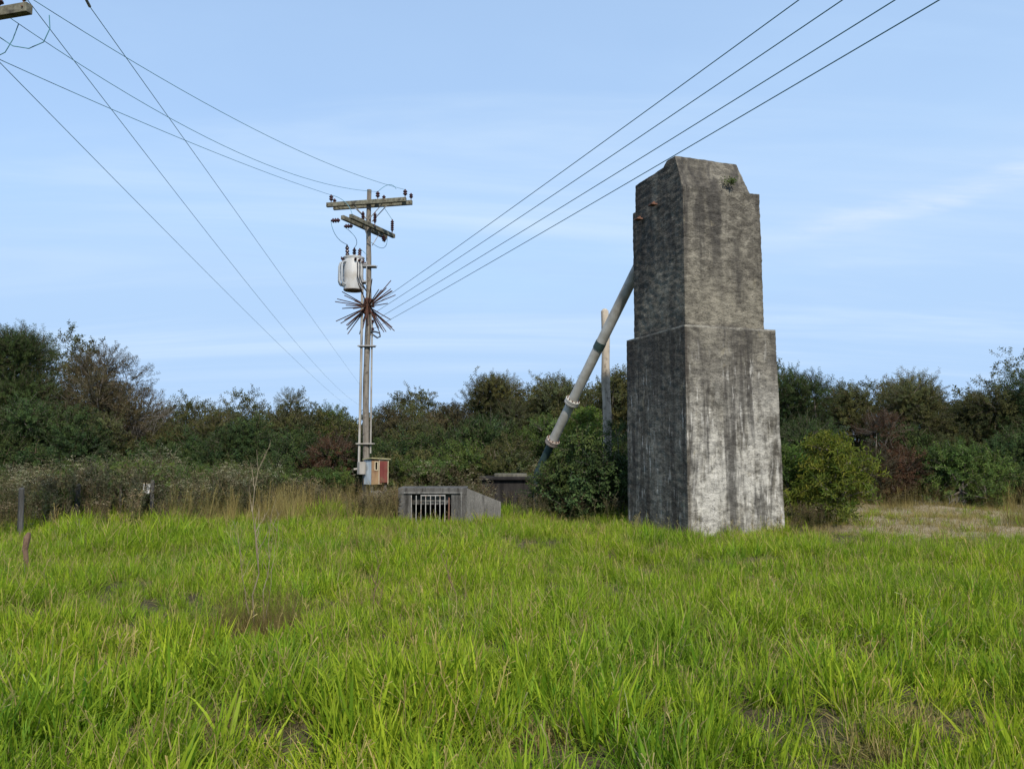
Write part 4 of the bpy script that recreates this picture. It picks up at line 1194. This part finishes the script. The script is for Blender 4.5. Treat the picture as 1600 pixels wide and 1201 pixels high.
def build_grass():
    rng = random.Random(77)
    protos = []
    for i in range(4): protos.append(tuft(rng, 22, .33, .0115, .11, .62, .60, 4, .02))
    for i in range(3): protos.append(tuft(rng, 12, .35, .0185, .10, .58, .62, 5, .03))       # broader blades
    for i in range(2): protos.append(tuft(rng, 24, .29, .0065, .12, .60, .65, 4, .05, 1))      # finer with seed stalks
    pts = []; dry = []
    y = 2.2
    def put(x, y, far):
        if blocked(x, y): return
        e = dryedge(x, y)
        if rng.random() < e * .93: return
        bf = bare(x, y)
        if bf > 0 and rng.random() < min(.93, .35 + bf * 1.2): 
            if rng.random() < .75: dry.append((x, y, .5))
            return
        big = N2(x, y, .33, 2.0); md = N2(x, y, 1.1, 5.0); sm = N2(x, y, 2.7, 8.0)
        s = (0.82 if x < 5 or y < 12 else 0.66) + .30 * big + .50 * md + .38 * sm
        gap = N2(x, y, 3.1, 40.0)
        if gap < -.17 and rng.random() < .88: return
        s = max(.36, s) * rng.uniform(.7, 1.25)
        if y < 4.0: s *= .85
        # hue patches: fresh yellow-green, deeper green, straw-green
        c = N2(x, y, .55, 11.0) + .6 * N2(x, y, 1.9, 4.0)
        r_, g_, b_ = 1.0, 1.0, 1.0
        if c > 0: r_, g_, b_ = 1 + .22 * c, 1 + .10 * c, 1.0
        else: r_, g_, b_ = 1 + .34 * c, 1 + .22 * c, 1 + .1 * c
        blue = N2(x, y, .8, 21.0)
        if blue > .25 and rng.random() < .25: r_ *= .85; b_ *= 1.3
        k = rng.uniform(.78, 1.22)
        la = 6.283 * N2(x, y, .4, 31.0) + rng.uniform(-1.5, 1.5); lm = .10 + .28 * abs(N2(x, y, .9, 17.0))
        d = Vector((math.cos(la) * lm + rng.uniform(-.36, .36), math.sin(la) * lm + rng.uniform(-.36, .36), 1)).normalized()
        pr = (0, 1, 2, 3, 7, 8)[rng.randrange(6)]
        if rng.random() < (.38 if y < 6.5 else .09): pr = 4 + rng.randrange(3)
        if y > 6.5: s *= .84
        if x < -3.2 and y > 11.5: s *= 1 + 1.0 * max(0, N2(x, y, .9, 50) + .12)
        wx = 1.0
        pts.append(((x, y, gz(x, y)), aim(d, rng.random() * 6.28), (s * wx, s * wx, s), (r_ * k, g_ * k, b_ * k), pr))
        if rng.random() < .03 + max(0, -md) * .08: dry.append((x, y, rng.uniform(.5, 1)))
    for (y0, y1, dens) in ((1.6, 4.5, 230), (4.5, 8, 215), (8, 13, 165), (13, 20.5, 115)):
        n = 0
        half = lambda yy: .80 * yy + 2.2
        area = (half(y0) + half(y1)) * (y1 - y0)
        for _ in range(int(area * dens)):
            y = rng.uniform(y0, y1); x = rng.uniform(-half(y1), half(y1))
            if abs(x) > half(y): continue
            put(x, y, y0)
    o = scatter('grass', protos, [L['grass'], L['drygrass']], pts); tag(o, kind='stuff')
    # flattened straw between the tufts
    rng = random.Random(5)
    flat = [tuft(rng, 16, .34, .009, .14, 1.25, .35, 3, 1.0) for _ in range(4)]
    p2 = []
    for (x, y, k) in dry:
        g = tint(rng, .65, 1.15, .08)
        p2.append(((x, y, gz(x, y) + rng.uniform(0, .05)), (rng.uniform(-.2, .2), rng.uniform(-.2, .2), rng.random() * 6.28), (k, k, k * .8), g, rng.randrange(4)))
    for (bx, by, rx, ry) in BARE:
        for _ in range(26):
            x, y = bx + rng.uniform(-1, 1) * rx, by + rng.uniform(-1, 1) * ry
            k = rng.uniform(.5, .9)
            p2.append(((x, y, gz(x, y) + .01), (rng.uniform(-.2, .2), rng.uniform(-.2, .2), rng.random() * 6.28), (k, k, k * .6), tint(rng, .5, 1.0, .08), rng.randrange(4)))
    # short dead grass of the clearing on the right
    for _ in range(9000):
        x, y = rng.uniform(5.2, 22), rng.uniform(13.6, 24.5)
        e = dryedge(x, y)
        if rng.random() > e: continue
        k = rng.uniform(.35, .8)
        g = tint(rng, .55, 1.05, .06)
        if N2(x, y, .6, 3) > .15: g = (g[0] * .75, g[1] * .8, g[2] * .6)
        p2.append(((x, y, gz(x, y)), (rng.uniform(-.2, .2), rng.uniform(-.2, .2), rng.random() * 6.28), (k, k, k * .7), g, rng.randrange(4)))
    o = scatter('dry_grass', flat, [L['grass'], L['drygrass']], p2); tag(o, kind='stuff')
build_grass()

def weed(rng, hgt, flower=True, leafy=1.0):
    """a tall branching field weed: 0 leaf, 1 stalk, 2 flower head"""
    v = []; f = []; m = []; h = []
    def strip(a, b, w, mi):
        d = (b - a); s = d.cross(Vector((rng.uniform(-1, 1), rng.uniform(-1, 1), .2))).normalized() * w
        s2 = d.cross(s).normalized() * w
        for q in (s, s2):
            o = len(v); v.extend([tuple(a - q), tuple(a + q), tuple(b + q * .6), tuple(b - q * .6)]); h.extend([.5] * 4); f.append((o, o + 1, o + 2, o + 3)); m.append(mi)
    tipd = Vector((rng.uniform(-.25, .25), rng.uniform(-.25, .25), 1)) * hgt
    for i in range(4): strip(tipd * (i / 4), tipd * ((i + 1) / 4), .004, 1)
    for i in range(int(44 * leafy)):
        p = tipd * rng.uniform(.1, .95); a = rng.random() * 6.28
        d = Vector((math.cos(a), math.sin(a), rng.uniform(-.2, .8))).normalized(); l = rng.uniform(.06, .13); s = d.cross(Vector((0, 0, 1))).normalized() * .011
        o = len(v); v.extend([tuple(p), tuple(p + d * l * .5 + s), tuple(p + d * l), tuple(p + d * l * .5 - s)]); h.extend([0, .5, 1, .5]); f.append((o, o + 1, o + 2, o + 3)); m.append(0)
    for i in range(7):
        p = tipd * rng.uniform(.6, 1); a = rng.random() * 6.28
        e = p + Vector((math.cos(a) * .14, math.sin(a) * .14, rng.uniform(.08, .2))) * rng.uniform(.6, 1.2)
        strip(p, e, .0025, 1)
        if flower:
            for k in range(5):
                c = e + Vector((rng.uniform(-.05, .05), rng.uniform(-.05, .05), rng.uniform(-.008, .015))); s = .012
                o = len(v); v.extend([tuple(c + Vector((s, 0, 0))), tuple(c + Vector((0, s, .004))), tuple(c - Vector((s, 0, 0))), tuple(c - Vector((0, s, -.004)))]); h.extend([.5] * 4); f.append((o, o + 1, o + 2, o + 3)); m.append(2)
        else:
            for k in range(5):
                c = p.lerp(e, rng.uniform(.4, 1)); q = c + Vector((rng.uniform(-.03, .03), rng.uniform(-.03, .03), .03)); strip(c, q, .004, 1)
    return v, f, m, h
def build_weeds():
    rng = random.Random(12)
    pro = [weed(rng, .95, True) for _ in range(3)] + [weed(rng, .85, False, 1.4) for _ in range(3)]
    pts = []
    def belt(x0, x1, y0, y1, n, hk, gate=None, warm=0, fl=.5):
        for _ in range(n):
            x, y = rng.uniform(x0, x1), rng.uniform(y0, y1)
            if blocked(x, y) or near_post(x, y): continue
            if gate and not gate(x, y): continue
            k = hk * rng.uniform(.65, 1.15) * (1 + .6 * N2(x, y, .7, 9))
            g = tint(rng, .6, 1.2, .1 ); g = (g[0] * (1 + warm), g[1], g[2])
            pr = rng.randrange(3) if rng.random() < fl else 3 + rng.randrange(3)
            pts.append(((x, y, gz(x, y)), (rng.uniform(-.2, .2), rng.uniform(-.2, .2), rng.random() * 6.28), (k, k, k), g, pr))
    w = lambda x, y: rng.random() < dryedge(x, y)
    belt(-19, -6.2, 16.0, 24, 3600, 1.05, w, -.05, .45)
    belt(-10.5, -6.8, 13.6, 17.5, 420, .62, lambda x, y: rng.random() < dryedge(x, y + 1.5), .1, .35)
    belt(-6.2, -4.5, 17.8, 24, 520, .66, w, .05, .3)
    belt(-4.5, -3.0, 17.8, 20.6, 200, .42, w, .05, .3)
    belt(-4.5, -3.0, 22.3, 24, 260, .8, None, .05, .3)
    belt(-4.0, 1.4, 21.6, 23.2, 800, 1.0, None, 0, .5)
    belt(-3.2, -.9, 18.9, 21.6, 420, .62, None, 0, .5)
    belt(-.2, 1.2, 20.0, 20.55, 30, .5, None, 0, .3)
    belt(-3.6, -2.5, 17.0, 19, 160, .6, None, .1, .3)
    belt(-.95, -.5, 18.8, 20.4, 40, .75, None, .05, .7)
    belt(0.0, 3.2, 17.2, 18.4, 160, .55, None, .0, .2)
    belt(5.2, 6.3, 15.4, 16.0, 60, .5, None, .1, .1)
    belt(3.1, 5.4, 14.2, 15.4, 30, .32, None, .1, .0)
    belt(6, 20, 22.2, 24.2, 900, .7, None, .15, .1)
    o = scatter('weeds', pro, [L['weed'], L['stalk'], L['flower']], pts); tag(o, kind='stuff')
    # stands of tall bleached grass at the field edge
    rng = random.Random(14)
    pro = [tuft(rng, 22, .75, .006, .12, .22, .35, 3, 1.0, 5) for _ in range(3)]
    pts = []
    def stand(x0, x1, y0, y1, n, k0, gate=None, lo=.5, hi=.95):
        for _ in range(n):
            x, y = rng.uniform(x0, x1), rng.uniform(y0, y1)
            if blocked(x, y) or near_post(x, y) or (gate and not gate(x, y)): continue
            k = k0 * rng.uniform(.6, 1.15)
            pts.append(((x, y, gz(x, y)), (rng.uniform(-.2, .2), rng.uniform(-.2, .2), rng.random() * 6.28), (k, k, k), tint(rng, lo, hi, .06), rng.randrange(3)))
    stand(-7.6, -4.6, 16.4, 18.6, 170, .8, lambda x, y: N2(x, y, .9, 70) > -.1, .8, 1.25)
    stand(-9.0, -4.6, 15.6, 19.5, 200, .72, lambda x, y: rng.random() < dryedge(x, y) + .05)
    stand(-5.5, -2.4, 16.6, 20.5, 300, .75, lambda x, y: N2(x, y, .8, 2) > -.05)
    stand(-14, -9, 16, 19, 50, .7)
    stand(10.6, 11.5, 16.5, 17.2, 22, 1.15)
    stand(-3.4, -1.8, 7.5, 14, 60, .75, lambda x, y: N2(x, y, .9, 6) > .1)
    stand(-2.5, -1.85, 6.55, 7.05, 60, .40, None, .3, .7)
    stand(6.8, 20, 20.5, 23.0, 260, .55)
    o = scatter('tall_dry_grass', pro, [L['grass'], L['drygrass']], pts); tag(o, kind='stuff')
build_weeds()

# tall dead weed in the left foreground
def dry_weed(u, v, Y, vtop, utop, label, seed, r0=.012, mat='straw'):
    rng = random.Random(seed)
    b0 = at(u, v, Y); tp = at(utop, vtop, Y)
    o = thing('dead_weed', (b0.x, Y, gz(b0.x, Y)), label, 'weed')
    hh = tp.z - gz(b0.x, Y); dx = tp.x - b0.x
    b = MB()
    def stem(base, top, r_, kids, lvl):
        n = 9; pts_ = []
        for i in range(n + 1):
            t_ = i / n
            p = base.lerp(top, t_) + Vector((rng.uniform(-1, 1), rng.uniform(-1, 1), 0)) * .018 * (top - base).length
            pts_.append(p)
        b.tube(pts_, [r_ * (1 - .75 * i / n) for i in range(n + 1)], 5, cap=False)
        if lvl > 0:
            for _ in range(kids):
                i = rng.randint(3, n - 1); p = pts_[i]
                l = (top - base).length * rng.uniform(.10, .28)
                d = Vector((rng.uniform(-.6, .6), rng.uniform(-.6, .6), 1)).normalized()
                stem(p, p + d * l, r_ * .5, 3, lvl - 1)
    stem(Vector((0, 0, -.05)), Vector((dx, .05, hh)), r0, 9, 2)
    stem(Vector((.03, .03, -.05)), Vector((dx * .3 + .10, .15, hh * .72)), r0 * .7, 5, 1)
    stem(Vector((-.05, .02, -.05)), Vector((dx * .3 - .14, -.05, hh * .55)), r0 * .6, 5, 1)
    stem(Vector((.08, -.02, -.05)), Vector((dx + .22, 0, hh * .62)), r0 * .5, 3, 1)
    b.build('stem', M[mat], o)
dry_weed(400, 975, 6.85, 702, 396, 'tall dead straw-coloured weed stalk rising from the grass at left, above a dry clump', 4, .0075)
dry_weed(580, 930, 7.6, 868, 592, 'short thin dark dead weed in the grass right of the tall dead stalk', 6, .006, 'stump')
dry_weed(722, 915, 8.0, 865, 688, 'leaning dark dead stalk in the grass at the centre', 9, .007, 'stump')
